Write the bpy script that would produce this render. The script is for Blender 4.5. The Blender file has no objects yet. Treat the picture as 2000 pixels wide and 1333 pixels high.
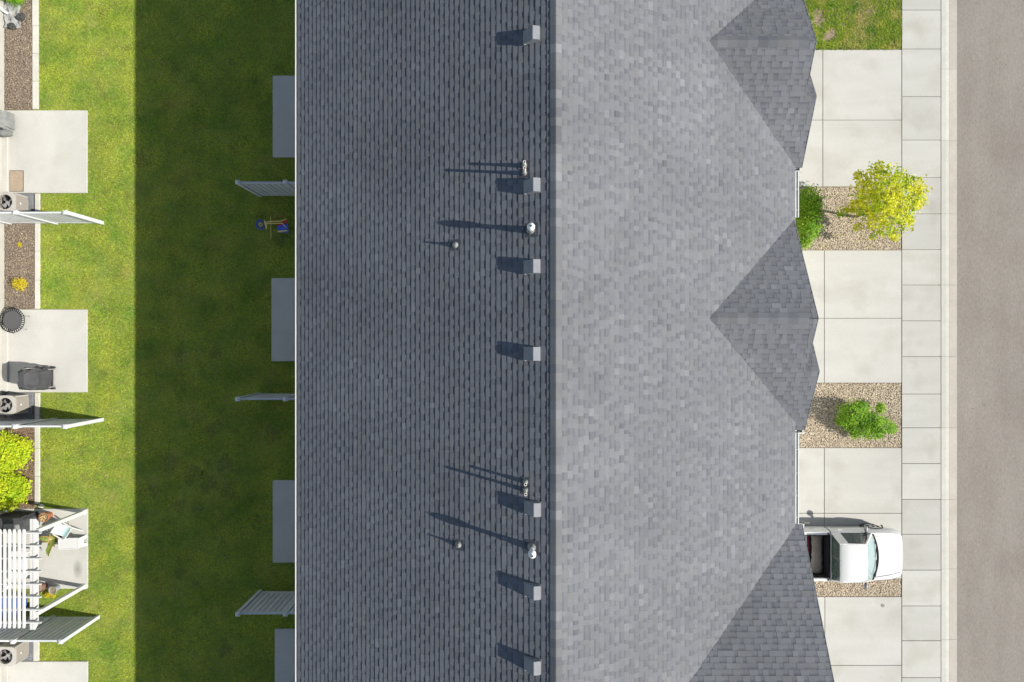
import bpy, math, random
import numpy as np
from mathutils import Vector, Matrix

random.seed(7)
rng = np.random.default_rng(11)
SC = bpy.context.scene
COL = SC.collection
R = math.radians

# ---------------------------------------------------------------- camera, sky, sun, exposure
H = 23.5                      # drone height above the ground
F = 1222.2                    # focal length in photo pixels (photo is 2000 wide)
cam = bpy.data.cameras.new('camera')
cam.sensor_width = 36.0
cam.lens = 36.0 * F / 2000.0
cam.clip_start = 0.1
cam.clip_end = 2000.0
camo = bpy.data.objects.new('camera', cam)
camo.location = (0, 0, H)
COL.objects.link(camo)
SC.camera = camo

SUN_EL = math.atan(0.73)
SUN_AZ = math.atan2(0.985, -0.172)      # clockwise from +Y
S_DIR = Vector((math.cos(SUN_EL) * math.sin(SUN_AZ), math.cos(SUN_EL) * math.cos(SUN_AZ), math.sin(SUN_EL)))
world = bpy.data.worlds.new('World')
SC.world = world
world.use_nodes = True
wn = world.node_tree
bg = wn.nodes['Background']
sky = wn.nodes.new('ShaderNodeTexSky')
sky.sky_type = 'NISHITA'
sky.sun_disc = False
sky.sun_elevation = SUN_EL
sky.sun_rotation = SUN_AZ
sky.air_density = 1.0
sky.dust_density = 0.6
sky.ozone_density = 1.0
wn.links.new(sky.outputs[0], bg.inputs[0])
bg.inputs[1].default_value = 0.082
sun = bpy.data.lights.new('sun', 'SUN')
sun.energy = 5.0
sun.angle = R(0.5)
sun.color = (1.0, 0.955, 0.88)
suno = bpy.data.objects.new('sun', sun)
suno.rotation_euler = S_DIR.to_track_quat('Z', 'Y').to_euler()
suno.location = (30, -5, 40)
COL.objects.link(suno)
SC.view_settings.view_transform = 'Standard'
SC.view_settings.look = 'None'
SC.view_settings.gamma = 1.0
SC.view_settings.exposure = 0.5
SC.cycles.max_bounces = 8
SC.cycles.transparent_max_bounces = 8


def P(px, py, z=0.0):
    """photo pixel at a known height -> point"""
    k = (H - z) / F
    return Vector(((px - 1000.0) * k, -(py - 666.5) * k, z))


# ---------------------------------------------------------------- materials
MATS = {}


def sock(n, t, l, **k):
    return None


def mat(name, c1, c2=None, scale=1.0, rough=0.8, fine=0.0, fine_scale=60.0, rnd=0.0, bump=0.0, bump_scale=None,
        island=0.0, metal=0.0, trans=0.0, c3=None, c3_scale=0.3, c3_lo=0.5, c3_hi=0.7, stretch=None, spec=0.3,
        tone=False, detail=4.0, lo=0.3, hi=0.7, coat=0.0, big=0.0, big_scale=0.4):
    m = bpy.data.materials.new(name)
    m.use_nodes = True
    nt = m.node_tree
    N, L = nt.nodes, nt.links
    b = N['Principled BSDF']
    out = N['Material Output']
    b.inputs['Roughness'].default_value = rough
    b.inputs['Metallic'].default_value = metal
    b.inputs['Specular IOR Level'].default_value = spec
    if coat:
        b.inputs['Coat Weight'].default_value = coat
        b.inputs['Coat Roughness'].default_value = 0.06
    geo = N.new('ShaderNodeNewGeometry')
    pos = geo.outputs['Position']
    if stretch:
        vm = N.new('ShaderNodeVectorMath'); vm.operation = 'MULTIPLY'
        vm.inputs[1].default_value = stretch
        L.new(pos, vm.inputs[0]); pos_s = vm.outputs[0]
    else:
        pos_s = pos

    def noise(sc, vec, det=4.0):
        n = N.new('ShaderNodeTexNoise')
        n.inputs['Scale'].default_value = sc
        n.inputs['Detail'].default_value = det
        L.new(vec, n.inputs['Vector'])
        return n.outputs['Fac']

    def mixc(fac, a, bb, mode='MIX'):
        x = N.new('ShaderNodeMix'); x.data_type = 'RGBA'; x.blend_type = mode
        if isinstance(fac, (int, float)):
            x.inputs[0].default_value = fac
        else:
            L.new(fac, x.inputs[0])
        for i, v in ((6, a), (7, bb)):
            if isinstance(v, (tuple, list)):
                x.inputs[i].default_value = (v[0], v[1], v[2], 1)
            else:
                L.new(v, x.inputs[i])
        return x.outputs[2]

    def mrange(v, a, bb, c, d):
        x = N.new('ShaderNodeMapRange')
        x.inputs[1].default_value = a; x.inputs[2].default_value = bb
        x.inputs[3].default_value = c; x.inputs[4].default_value = d
        L.new(v, x.inputs[0])
        return x.outputs[0]

    def scaleby(col, val):
        x = N.new('ShaderNodeVectorMath'); x.operation = 'SCALE'
        L.new(col, x.inputs[0]); L.new(val, x.inputs['Scale'])
        return x.outputs[0]

    if c2 is None:
        rgb = N.new('ShaderNodeRGB'); rgb.outputs[0].default_value = (c1[0], c1[1], c1[2], 1)
        col = rgb.outputs[0]
    elif tone:
        at = N.new('ShaderNodeAttribute'); at.attribute_name = 'tone'
        col = mixc(at.outputs['Fac'], c1, c2)
        if c3:
            at2 = N.new('ShaderNodeAttribute'); at2.attribute_name = 'warm'
            col = mixc(at2.outputs['Fac'], col, c3)
    else:
        col = mixc(mrange(noise(scale, pos_s, detail), lo, hi, 0, 1), c1, c2)
    if c3 and not tone:
        col = mixc(mrange(noise(c3_scale, pos, 5.0), c3_lo, c3_hi, 0, 1), col, c3)
    if tone:
        col = scaleby(col, mrange(noise(0.45, pos, 4.0), 0.25, 0.75, 0.88, 1.12))
    if big:
        col = scaleby(col, mrange(noise(big_scale, pos, 3.0), 0.3, 0.7, 1 - big, 1 + big))
    if fine:
        col = scaleby(col, mrange(noise(fine_scale, pos_s, 3.0), 0.25, 0.75, 1 - fine, 1 + fine))
    if rnd:
        oi = N.new('ShaderNodeObjectInfo')
        col = scaleby(col, mrange(oi.outputs['Random'], 0, 1, 1 - rnd, 1 + rnd))
    if island:
        col = scaleby(col, mrange(geo.outputs['Random Per Island'], 0, 1, 1 - island, 1 + island))
    L.new(col, b.inputs['Base Color'])
    if bump:
        bp = N.new('ShaderNodeBump')
        bp.inputs['Strength'].default_value = bump
        bp.inputs['Distance'].default_value = 0.01
        L.new(noise(bump_scale or fine_scale, pos_s, 3.0), bp.inputs['Height'])
        L.new(bp.outputs[0], b.inputs['Normal'])
    if trans:
        tr = N.new('ShaderNodeBsdfTranslucent')
        L.new(col, tr.inputs[0])
        mx = N.new('ShaderNodeMixShader')
        mx.inputs[0].default_value = trans
        L.new(b.outputs[0], mx.inputs[1]); L.new(tr.outputs[0], mx.inputs[2])
        L.new(mx.outputs[0], out.inputs[0])
    MATS[name] = m
    return m


def glass(name, col, rough=0.03, alpha=None):
    m = bpy.data.materials.new(name)
    m.use_nodes = True
    b = m.node_tree.nodes['Principled BSDF']
    b.inputs['Base Color'].default_value = (*col, 1)
    b.inputs['Roughness'].default_value = rough
    b.inputs['Specular IOR Level'].default_value = 0.6
    if alpha is not None:
        b.inputs['Alpha'].default_value = alpha
    MATS[name] = m
    return m


mat('shingle', (0.080, 0.085, 0.096), (0.240, 0.245, 0.256), rough=0.95, fine=0.18, fine_scale=95, tone=True, c3=(0.160, 0.154, 0.150), spec=0.1, big=0.04, big_scale=7.0)
mat('deck', (0.05, 0.05, 0.055), rough=0.9)
mat('drip_edge', (0.16, 0.17, 0.17), rough=0.5)
mat('vinyl', (0.74, 0.74, 0.72), (0.80, 0.80, 0.78), scale=2, rough=0.45, fine=0.03, fine_scale=8)
mat('vinyl_grey', (0.50, 0.52, 0.53), (0.57, 0.585, 0.595), scale=3, rough=0.5, fine=0.04, fine_scale=9, rnd=0.06)
mat('gutter_white', (0.62, 0.62, 0.585), rough=0.35)
mat('gutter_inside', (0.74, 0.76, 0.68), (0.62, 0.64, 0.56), scale=3, rough=0.7)
mat('siding', (0.62, 0.61, 0.58), (0.68, 0.67, 0.64), scale=1, rough=0.7)
mat('siding_blue', (0.42, 0.44, 0.46), (0.47, 0.49, 0.51), scale=1, rough=0.7)
mat('foundation', (0.37, 0.362, 0.32), (0.43, 0.42, 0.375), scale=3, rough=0.9, fine=0.06, fine_scale=20)
mat('concrete', (0.440, 0.430, 0.388), (0.495, 0.485, 0.442), scale=0.9, rough=0.92, fine=0.05, fine_scale=26, rnd=0.05, c3=(0.390, 0.374, 0.325), c3_scale=0.8, c3_lo=0.52, c3_hi=0.8, stretch=(0.35, 1.6, 1), bump=0.15, bump_scale=40, detail=6)
mat('sidewalk_concrete', (0.420, 0.411, 0.368), (0.470, 0.461, 0.418), scale=1.1, rough=0.92, fine=0.05, fine_scale=26, rnd=0.065, c3=(0.365, 0.350, 0.300), c3_scale=0.9, c3_lo=0.52, c3_hi=0.8, stretch=(0.35, 1.6, 1), bump=0.15, bump_scale=40, detail=6)
mat('patio_concrete', (0.440, 0.431, 0.392), (0.490, 0.481, 0.442), scale=1.0, rough=0.92, fine=0.05, fine_scale=22, rnd=0.03, c3=(0.405, 0.396, 0.358), c3_scale=0.9, c3_lo=0.52, c3_hi=0.85, bump=0.12, bump_scale=40, detail=6)
mat('joint', (0.24, 0.22, 0.185), (0.31, 0.285, 0.245), scale=6, rough=0.95)
mat('kerb_concrete', (0.455, 0.438, 0.385), (0.515, 0.498, 0.445), scale=2.5, rough=0.92, fine=0.08, fine_scale=24, rnd=0.05)
mat('gutter_concrete', (0.40, 0.362, 0.312), (0.455, 0.415, 0.362), scale=1.6, rough=0.92, fine=0.08, fine_scale=24, rnd=0.05)
mat('asphalt', (0.232, 0.206, 0.178), (0.262, 0.236, 0.206), scale=0.9, rough=0.95, fine=0.2, fine_scale=30, c3=(0.21, 0.185, 0.158), c3_scale=0.45, c3_lo=0.5, c3_hi=0.85, stretch=(1.4, 0.35, 1), bump=0.4, bump_scale=60, big=0.04, big_scale=0.25)
mat('soil', (0.20, 0.155, 0.105), (0.33, 0.26, 0.18), scale=2.5, rough=1.0, fine=0.2, fine_scale=18)
mat('dark_soil', (0.125, 0.140, 0.034), (0.16, 0.17, 0.045), scale=5, rough=1.0, fine=0.3, fine_scale=20)
mat('turf', (0.17, 0.205, 0.042), (0.25, 0.265, 0.06), scale=0.9, rough=1.0, fine=0.3, fine_scale=14, c3=(0.10, 0.105, 0.035), c3_scale=1.4, c3_lo=0.55, c3_hi=0.75)
mat('grass', (0.225, 0.405, 0.044), (0.480, 0.560, 0.066), scale=1.15, rough=0.6, island=0.40, trans=0.42, c3=(0.56, 0.49, 0.16), c3_scale=0.95, c3_lo=0.60, c3_hi=0.86, spec=0.2, detail=7, lo=0.34, hi=0.62, big=0.14, big_scale=0.6)
mat('grass_front', (0.19, 0.36, 0.03), (0.46, 0.52, 0.06), scale=2.2, rough=0.6, island=0.45, trans=0.42, c3=(0.58, 0.52, 0.18), c3_scale=1.1, c3_lo=0.5, c3_hi=0.72, spec=0.2, detail=7)
mat('ground', (0.11, 0.12, 0.05), (0.16, 0.15, 0.08), scale=0.05, rough=1.0)
mat('pebble', (0.45, 0.365, 0.26), (0.60, 0.515, 0.39), scale=25, rough=0.85, island=0.34, lo=0.35, hi=0.65)
mat('gravel_bed', (0.26, 0.205, 0.15), (0.36, 0.29, 0.215), scale=9, rough=1.0, fine=0.3, fine_scale=30)
mat('mulch', (0.145, 0.112, 0.082), (0.34, 0.275, 0.205), scale=16, rough=0.95, island=0.5)
mat('mulch_dark', (0.15, 0.095, 0.062), (0.32, 0.225, 0.155), scale=16, rough=0.95, island=0.5)
mat('mulch_bed', (0.16, 0.125, 0.095), (0.24, 0.19, 0.15), scale=9, rough=1.0, fine=0.3, fine_scale=30)
mat('leaf_gold', (0.54, 0.58, 0.03), (0.80, 0.77, 0.05), scale=1.9, rough=0.5, island=0.28, trans=0.5, c3=(0.26, 0.44, 0.02), c3_scale=1.7, c3_lo=0.50, c3_hi=0.66, spec=0.25)
mat('leaf_bush', (0.14, 0.32, 0.018), (0.34, 0.50, 0.03), scale=2.2, rough=0.5, island=0.4, trans=0.45, spec=0.25)
mat('leaf_shrub', (0.14, 0.33, 0.022), (0.33, 0.53, 0.03), scale=3.0, rough=0.5, island=0.4, trans=0.42, spec=0.25)
mat('leaf_lime', (0.42, 0.58, 0.025), (0.66, 0.70, 0.04), scale=2.0, rough=0.5, island=0.3, trans=0.48, spec=0.25)
mat('leaf_yellow', (0.55, 0.45, 0.02), (0.65, 0.52, 0.03), scale=5, rough=0.5, island=0.25, trans=0.3)
mat('leaf_big', (0.10, 0.17, 0.02), (0.22, 0.25, 0.05), scale=6, rough=0.4, island=0.2, trans=0.2, c3=(0.36, 0.24, 0.08), c3_scale=5, c3_lo=0.5, c3_hi=0.6)
mat('dry_leaf', (0.38, 0.25, 0.10), (0.52, 0.38, 0.18), scale=9, rough=0.8, island=0.35)
mat('bark', (0.12, 0.085, 0.06), (0.2, 0.15, 0.11), scale=12, rough=0.95, bump=0.5)
mat('vent_metal', (0.235, 0.245, 0.258), (0.265, 0.275, 0.285), scale=6, rough=0.7, metal=0.0, fine=0.04, fine_scale=40, spec=0.05)
mat('pvc', (0.74, 0.72, 0.66), (0.68, 0.65, 0.58), scale=9, rough=0.5)
mat('flue_white', (0.80, 0.80, 0.78), (0.72, 0.72, 0.70), scale=8, rough=0.4)
mat('boot_grey', (0.20, 0.20, 0.195), (0.28, 0.28, 0.265), scale=10, rough=0.7)
mat('black', (0.012, 0.012, 0.013), rough=0.6)
mat('rubber', (0.022, 0.022, 0.023), rough=0.85)
mat('paint_white', (0.60, 0.60, 0.585), rough=0.25, spec=0.5, coat=0.6)
mat('trim_grey', (0.30, 0.30, 0.30), rough=0.5)
mat('chrome', (0.6, 0.6, 0.6), rough=0.2, metal=1.0)
mat('liner', (0.025, 0.024, 0.024), (0.05, 0.048, 0.046), scale=7, rough=0.8)
mat('rug', (0.23, 0.20, 0.165), (0.31, 0.275, 0.23), scale=5, rough=1.0, fine=0.2, fine_scale=50, bump=0.6)
mat('red', (0.55, 0.04, 0.035), rough=0.5)
mat('blue', (0.05, 0.10, 0.55), (0.08, 0.15, 0.62), scale=6, rough=0.45)
mat('blue_box', (0.05, 0.085, 0.26), (0.06, 0.10, 0.30), scale=6, rough=0.5)
mat('yellow', (0.80, 0.62, 0.16), (0.85, 0.70, 0.28), scale=7, rough=0.45)
mat('dark_red', (0.22, 0.03, 0.03), rough=0.6)
mat('dash', (0.40, 0.365, 0.32), rough=0.9)
mat('seat_cloth', (0.22, 0.20, 0.18), rough=0.9)
mat('grill_cover', (0.040, 0.041, 0.044), (0.065, 0.066, 0.070), scale=4, rough=0.75, bump=0.3, bump_scale=14)
mat('grey_cover', (0.16, 0.165, 0.16), (0.23, 0.235, 0.225), scale=6, rough=0.9, bump=0.5, bump_scale=20)
mat('piping', (0.55, 0.55, 0.55), rough=0.6)
mat('ac_case', (0.34, 0.325, 0.295), (0.385, 0.37, 0.34), scale=5, rough=0.5)
mat('ac_fin', (0.30, 0.275, 0.245), rough=0.6)
mat('slate', (0.13, 0.14, 0.155), (0.20, 0.205, 0.215), scale=9, rough=0.9, fine=0.15, fine_scale=40)
mat('mat_cloth', (0.08, 0.08, 0.082), rough=0.9, fine=0.1, fine_scale=60)
mat('doormat', (0.30, 0.235, 0.17), (0.37, 0.30, 0.22), scale=12, rough=1.0, fine=0.2, fine_scale=60)
mat('terracotta', (0.28, 0.11, 0.05), (0.34, 0.15, 0.075), scale=7, rough=0.85)
mat('pot_brown', (0.19, 0.09, 0.06), (0.26, 0.14, 0.1), scale=7, rough=0.8)
mat('pot_grey', (0.24, 0.27, 0.28), (0.30, 0.33, 0.34), scale=7, rough=0.7)
mat('teal', (0.42, 0.62, 0.60), (0.50, 0.68, 0.66), scale=5, rough=0.8)
mat('plastic_white', (0.56, 0.56, 0.545), rough=0.4)
mat('fabric_sheet', (0.20, 0.205, 0.20), (0.36, 0.365, 0.355), scale=9, rough=0.9, bump=0.6, bump_scale=15)
mat('rock_dark', (0.030, 0.032, 0.032), (0.065, 0.066, 0.062), scale=9, rough=0.9, bump=0.6, bump_scale=20)
mat('rock_pale', (0.60, 0.58, 0.54), (0.70, 0.68, 0.64), scale=9, rough=0.9)
mat('cover_plate', (0.25, 0.22, 0.20), rough=0.7)
ms = mat('stain', (0.20, 0.19, 0.17), (0.26, 0.25, 0.22), scale=3, rough=0.9)
_n = ms.node_tree
_tc = _n.nodes.new('ShaderNodeTexCoord'); _mp = _n.nodes.new('ShaderNodeMapping'); _gr = _n.nodes.new('ShaderNodeTexGradient'); _ml = _n.nodes.new('ShaderNodeMath')
_gr.gradient_type = 'SPHERICAL'; _mp.inputs['Scale'].default_value = (4.6, 2.6, 1.0); _ml.operation = 'MULTIPLY'; _ml.inputs[1].default_value = 0.42
_n.links.new(_tc.outputs['Object'], _mp.inputs[0]); _n.links.new(_mp.outputs[0], _gr.inputs[0]); _n.links.new(_gr.outputs['Fac'], _ml.inputs[0])
_n.links.new(_ml.outputs[0], _n.nodes['Principled BSDF'].inputs['Alpha'])
mat('stain_line', (0.27, 0.26, 0.235), rough=0.95)
mat('wall_wood', (0.45, 0.30, 0.17), rough=0.9)
glass('window_glass', (0.03, 0.04, 0.045))
glass('car_glass', (0.05, 0.09, 0.085), 0.02, 0.62)
glass('windscreen_glass', (0.30, 0.42, 0.40), 0.03, 0.7)  # sky reflection on the windscreen painted in as a pale base colour
glass('headlight', (0.6, 0.6, 0.58), 0.05)


# ---------------------------------------------------------------- mesh helpers
class MB:
    def __init__(self):
        self.v = []
        self.f = []

    def add(self, vs, fs):
        o = len(self.v)
        self.v += [tuple(p) for p in vs]
        self.f += [tuple(i + o for i in q) for q in fs]
        return self

    def box(self, x0, y0, z0, x1, y1, z1):
        return self.add([(x0, y0, z0), (x1, y0, z0), (x1, y1, z0), (x0, y1, z0), (x0, y0, z1), (x1, y0, z1), (x1, y1, z1), (x0, y1, z1)],
                        [(0, 3, 2, 1), (4, 5, 6, 7), (0, 1, 5, 4), (1, 2, 6, 5), (2, 3, 7, 6), (3, 0, 4, 7)])

    def bar(self, a, b, w, h, up=(0, 0, 1)):
        a, b, up = Vector(a), Vector(b), Vector(up)
        d = (b - a).normalized()
        s = d.cross(up)
        if s.length < 1e-4:
            s = d.cross(Vector((1, 0, 0)))
        s.normalize()
        u = s.cross(d).normalized()
        vs = []
        for p in (a, b):
            for i, j in ((-1, -1), (1, -1), (1, 1), (-1, 1)):
                vs.append(p + s * (i * w / 2) + u * (j * h / 2))
        return self.add(vs, [(0, 1, 2, 3), (7, 6, 5, 4), (0, 4, 5, 1), (1, 5, 6, 2), (2, 6, 7, 3), (3, 7, 4, 0)])

    def tube(self, a, b, r0, r1=None, n=12, cap=True):
        r1 = r0 if r1 is None else r1
        a, b = Vector(a), Vector(b)
        d = (b - a).normalized()
        s = d.cross(Vector((0, 0, 1)))
        if s.length < 1e-3:
            s = Vector((1, 0, 0))
        s.normalize()
        u = d.cross(s)
        vs = []
        for p, r in ((a, r0), (b, r1)):
            for k in range(n):
                t = 2 * math.pi * k / n
                vs.append(p + s * (r * math.cos(t)) + u * (r * math.sin(t)))
        fs = [(k, (k + 1) % n, n + (k + 1) % n, n + k) for k in range(n)]
        if cap:
            fs += [tuple(range(n))[::-1], tuple(range(n, 2 * n))]
        return self.add(vs, fs)

    def loft(self, rings, closed=True, cap0=True, cap1=True):
        n = len(rings[0])
        vs = [p for r in rings for p in r]
        fs = []
        for i in range(len(rings) - 1):
            for k in range(n if closed else n - 1):
                k2 = (k + 1) % n
                fs.append((i * n + k, i * n + k2, (i + 1) * n + k2, (i + 1) * n + k))
        if cap0:
            fs.append(tuple(range(n))[::-1])
        if cap1:
            fs.append(tuple(range((len(rings) - 1) * n, len(rings) * n)))
        return self.add(vs, fs)

    def lathe(self, prof, c=(0, 0, 0), n=20, cap=True):
        rings = [[(c[0] + r * math.cos(2 * math.pi * k / n), c[1] + r * math.sin(2 * math.pi * k / n), c[2] + z) for k in range(n)] for r, z in prof]
        return self.loft(rings, True, cap, cap)

    def prism(self, poly, z0, z1):
        n = len(poly)
        return self.loft([[(x, y, z0) for x, y in poly], [(x, y, z1) for x, y in poly]])

    def yprism(self, poly, y0, y1):
        return self.loft([[(x, y0, z) for x, z in poly], [(x, y1, z) for x, z in poly]])

    def xprism(self, poly, x0, x1):
        return self.loft([[(x0, y, z) for y, z in poly], [(x1, y, z) for y, z in poly]])

    def ring(self, c, R0, r, n=28, m=6, tilt=None):
        M = Matrix.Identity(3) if tilt is None else tilt
        c = Vector(c)
        vs = []
        for i in range(n):
            a = 2 * math.pi * i / n
            for j in range(m):
                t = 2 * math.pi * j / m
                q = Vector(((R0 + r * math.cos(t)) * math.cos(a), (R0 + r * math.cos(t)) * math.sin(a), r * math.sin(t)))
                vs.append(c + M @ q)
        fs = [(i * m + j, ((i + 1) % n) * m + j, ((i + 1) % n) * m + (j + 1) % m, i * m + (j + 1) % m) for i in range(n) for j in range(m)]
        return self.add(vs, fs)

    def blob(self, c, rx, ry, rz, n=14, m=9, jag=0.0, seed=0, z_floor=None):
        rr = random.Random(seed)
        ph = [rr.uniform(0, 6.28) for _ in range(6)]
        rings = []
        for i in range(1, m):
            th = math.pi * i / m
            row = []
            for k in range(n):
                a = 2 * math.pi * k / n
                q = 1 + jag * (math.sin(3 * a + ph[0] + 2 * th) + 0.6 * math.sin(5 * a + ph[1] - 3 * th) + 0.5 * math.sin(4 * th + ph[2]))
                z = c[2] + rz * math.cos(th) * q
                if z_floor is not None:
                    z = max(z, z_floor)
                row.append((c[0] + rx * math.sin(th) * math.cos(a) * q, c[1] + ry * math.sin(th) * math.sin(a) * q, z))
            rings.append(row)
        return self.loft(rings)

    def build(self, name, m, parent=None, smooth=False, world=False, loc=None, bevel=0.0):
        me = bpy.data.meshes.new(name)
        me.from_pydata([tuple(p) for p in self.v], [], self.f)
        if world and parent is not None:
            o = Vector((0, 0, 0)); q = parent
            while q is not None:
                o += q.location; q = q.parent
            me.transform(Matrix.Translation(-o))
        import bmesh
        bm = bmesh.new(); bm.from_mesh(me)
        bmesh.ops.recalc_face_normals(bm, faces=bm.faces[:])
        if bevel:
            bmesh.ops.bevel(bm, geom=bm.edges[:], offset=bevel, segments=2, affect='EDGES', clamp_overlap=True)
        bm.to_mesh(me); bm.free()
        me.materials.append(MATS[m] if isinstance(m, str) else m)
        if smooth:
            me.polygons.foreach_set('use_smooth', [True] * len(me.polygons))
            me.set_sharp_from_angle(angle=R(32))
        ob = bpy.data.objects.new(name, me)
        COL.objects.link(ob)
        if parent is not None:
            ob.parent = parent
        if loc is not None:
            ob.location = loc
        return ob


def tag(o, label=None, cat=None, group=None, kind=None):
    if label: o['label'] = label
    if cat: o['category'] = cat
    if group: o['group'] = group
    if kind: o['kind'] = kind
    return o


def thing(name, label, cat, loc=(0, 0, 0), rz=0.0, group=None, kind=None):
    o = bpy.data.objects.new(name, None)
    o.empty_display_size = 0.2
    o.location = loc
    o.rotation_euler = (0, 0, rz)
    COL.objects.link(o)
    return tag(o, label, cat, group, kind)


def struct(name):
    o = bpy.data.objects.new(name, None)
    COL.objects.link(o)
    o['kind'] = 'structure'
    return o


def dup(root, loc, label=None, rz=None):
    r = root.copy(); COL.objects.link(r); r.location = loc
    if rz is not None:
        r.rotation_euler = (0, 0, rz)
    if label: r['label'] = label
    for ch in list(root.children):
        c = ch.copy(); COL.objects.link(c); c.parent = r
        for g in list(ch.children):
            d = g.copy(); COL.objects.link(d); d.parent = c
    return r


def raw(name, verts, faces_flat, nper, m, parent=None):
    """big mesh straight from numpy: verts (n,3), faces (k,nper)"""
    me = bpy.data.meshes.new(name)
    nf = len(faces_flat)
    me.vertices.add(len(verts)); me.vertices.foreach_set('co', np.ascontiguousarray(verts, dtype=np.float32).ravel())
    me.loops.add(nf * nper); me.loops.foreach_set('vertex_index', np.ascontiguousarray(faces_flat, dtype=np.int32).ravel())
    me.polygons.add(nf)
    me.polygons.foreach_set('loop_start', np.arange(0, nf * nper, nper, dtype=np.int32))
    me.update(calc_edges=True)
    me.materials.append(MATS[m])
    ob = bpy.data.objects.new(name, me); COL.objects.link(ob)
    if parent is not None: ob.parent = parent
    return ob


# ---------------------------------------------------------------- ground, road, pavement
g = MB().add([(-600, -600, -0.25), (600, -600, -0.25), (600, 600, -0.25), (-600, 600, -0.25)], [(0, 1, 2, 3)]).build('ground', 'ground')
g['kind'] = 'structure'
X_SW0 = (1761 - 1000) / F * H      # back edge of the pavement
X_SW1 = (1838 - 1000) / F * H
X_KB = (1853 - 1000) / F * H
X_RD = (1868.5 - 1000) / F * H
YT, YB = 17.0, -17.0
road = MB().add([(X_RD, -120, -0.045), (X_RD + 11, -120, -0.045), (X_RD + 11, 120, -0.045), (X_RD, 120, -0.045)], [(0, 1, 2, 3)]).build('road', 'asphalt')
road['kind'] = 'structure'


def pyY(py, z=0.0):
    return -(py - 666.5) * (H - z) / F


def pxX(px, z=0.0):
    return (px - 1000) * (H - z) / F


G2 = 0.009


def slab(name, m, parent, x0, y0, x1, y1, z0, z1, gap=G2, bevel=0.006):
    lo_x, hi_x = min(x0, x1) + gap, max(x0, x1) - gap
    lo_y, hi_y = min(y0, y1) + gap, max(y0, y1) - gap
    return MB().box(lo_x, lo_y, z0, hi_x, hi_y, z1).build(name, m, parent, bevel=bevel)


sw = struct('sidewalk')
js = [-330, -260, -190, -120, -50, 20, 96, 189, 274, 347, 418, 488, 557, 627, 697, 770, 836, 906, 976, 1044, 1114, 1184, 1252, 1324, 1394, 1464, 1534, 1604]
for a, b in zip(js[:-1], js[1:]):
    slab('slab', 'sidewalk_concrete', sw, X_SW0 + 0.008, pyY(a), X_SW1, pyY(b), -0.1, 0.0 + random.uniform(-0.002, 0.002))
MB().box(X_SW0 - 4, YB - 5, -0.2, X_SW1 + 0.35, YT + 5, -0.055).build('joint_bed', 'joint', sw)

kb = struct('kerb')
kj = [-420, -280, -140, -5, 135, 275, 418, 557, 697, 836, 976, 1112, 1250, 1390, 1530, 1670]
for a, b in zip(kj[:-1], kj[1:]):
    y0, y1 = pyY(b) + 0.004, pyY(a) - 0.004
    x0, x1, x2 = X_SW1 + 0.012, X_KB, X_RD + 0.03
    prof = [(x0, -0.2), (x0, 0.0), (x1 - 0.10, 0.002), (x1 + 0.02, -0.012), (x1 + 0.03, -0.2)]
    MB().yprism(prof, y0, y1).build('kerb_stone', 'kerb_concrete', kb)
    prof = [(x1 + 0.032, -0.2), (x1 + 0.032, -0.020), (x2, -0.030), (x2, -0.2)]
    MB().yprism(prof, y0, y1).build('gutter_pan', 'gutter_concrete', kb)

X_GAR = 7.45


def driveway(ya, yb, yj, xj):
    d = struct('driveway')
    xs = [X_GAR, pxX(xj), X_SW0]
    ys = [pyY(ya), pyY(yj), pyY(yb)]
    for i in range(2):
        for j in range(2):
            slab('slab', 'concrete', d, xs[i], ys[j], xs[i + 1], ys[j + 1], -0.1, 0.004 + random.uniform(-0.0015, 0.0015))
    return d


driveway(97.5, 365, 235, 1607)
driveway(489, 748.5, 622, 1610)
driveway(875, 1131, 1003, 1610)
d4 = driveway(1166, 1432, 1300, 1611)

# ---------------------------------------------------------------- the row house: roof first
RX, RZ = 0.985, 9.5
SL = 0.5
cs = 1 / math.sqrt(1 + SL * SL)
EXL, EXR = -5.985, 7.9
Y0H, Y1H = -17.0, 12.4
house = thing('row_house', 'long grey shingled two storey row house filling the middle of the picture', 'house', (0.9, 0, 0))
roof = bpy.data.objects.new('roof', None)
COL.objects.link(roof); roof.parent = house; roof.location = (-0.9, 0, 0)

EXPO = 0.143
pieces = []      # (poly3d list, tone, warm, rectinfo)
DT = 0.0036
WIDTHS = [0.09, 0.12, 0.15, 0.18, 0.21, 0.24, 0.27]


def clip_poly(poly, pts):
    """Sutherland-Hodgman, clip polygon (convex, ccw) pts"""
    def inside(p, a, b):
        return (b[0] - a[0]) * (p[1] - a[1]) - (b[1] - a[1]) * (p[0] - a[0]) >= -1e-9
    out = poly
    n = len(pts)
    for i in range(n):
        a, b = pts[i], pts[(i + 1) % n]
        inp, out = out, []
        if not inp:
            return []
        for j in range(len(inp)):
            p, q = inp[j], inp[(j + 1) % len(inp)]
            ip, iq = inside(p, a, b), inside(q, a, b)
            if ip:
                out.append(p)
            if ip != iq:
                d1 = (b[0] - a[0]) * (p[1] - a[1]) - (b[1] - a[1]) * (p[0] - a[0])
                d2 = (b[0] - a[0]) * (q[1] - a[1]) - (b[1] - a[1]) * (q[0] - a[0])
                t = d1 / (d1 - d2)
                out.append((p[0] + (q[0] - p[0]) * t, p[1] + (q[1] - p[1]) * t))
    return out


def ccw(p):
    a = sum(p[i][0] * p[(i + 1) % len(p)][1] - p[(i + 1) % len(p)][0] * p[i][1] for i in range(len(p)))
    return p if a > 0 else p[::-1]


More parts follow.
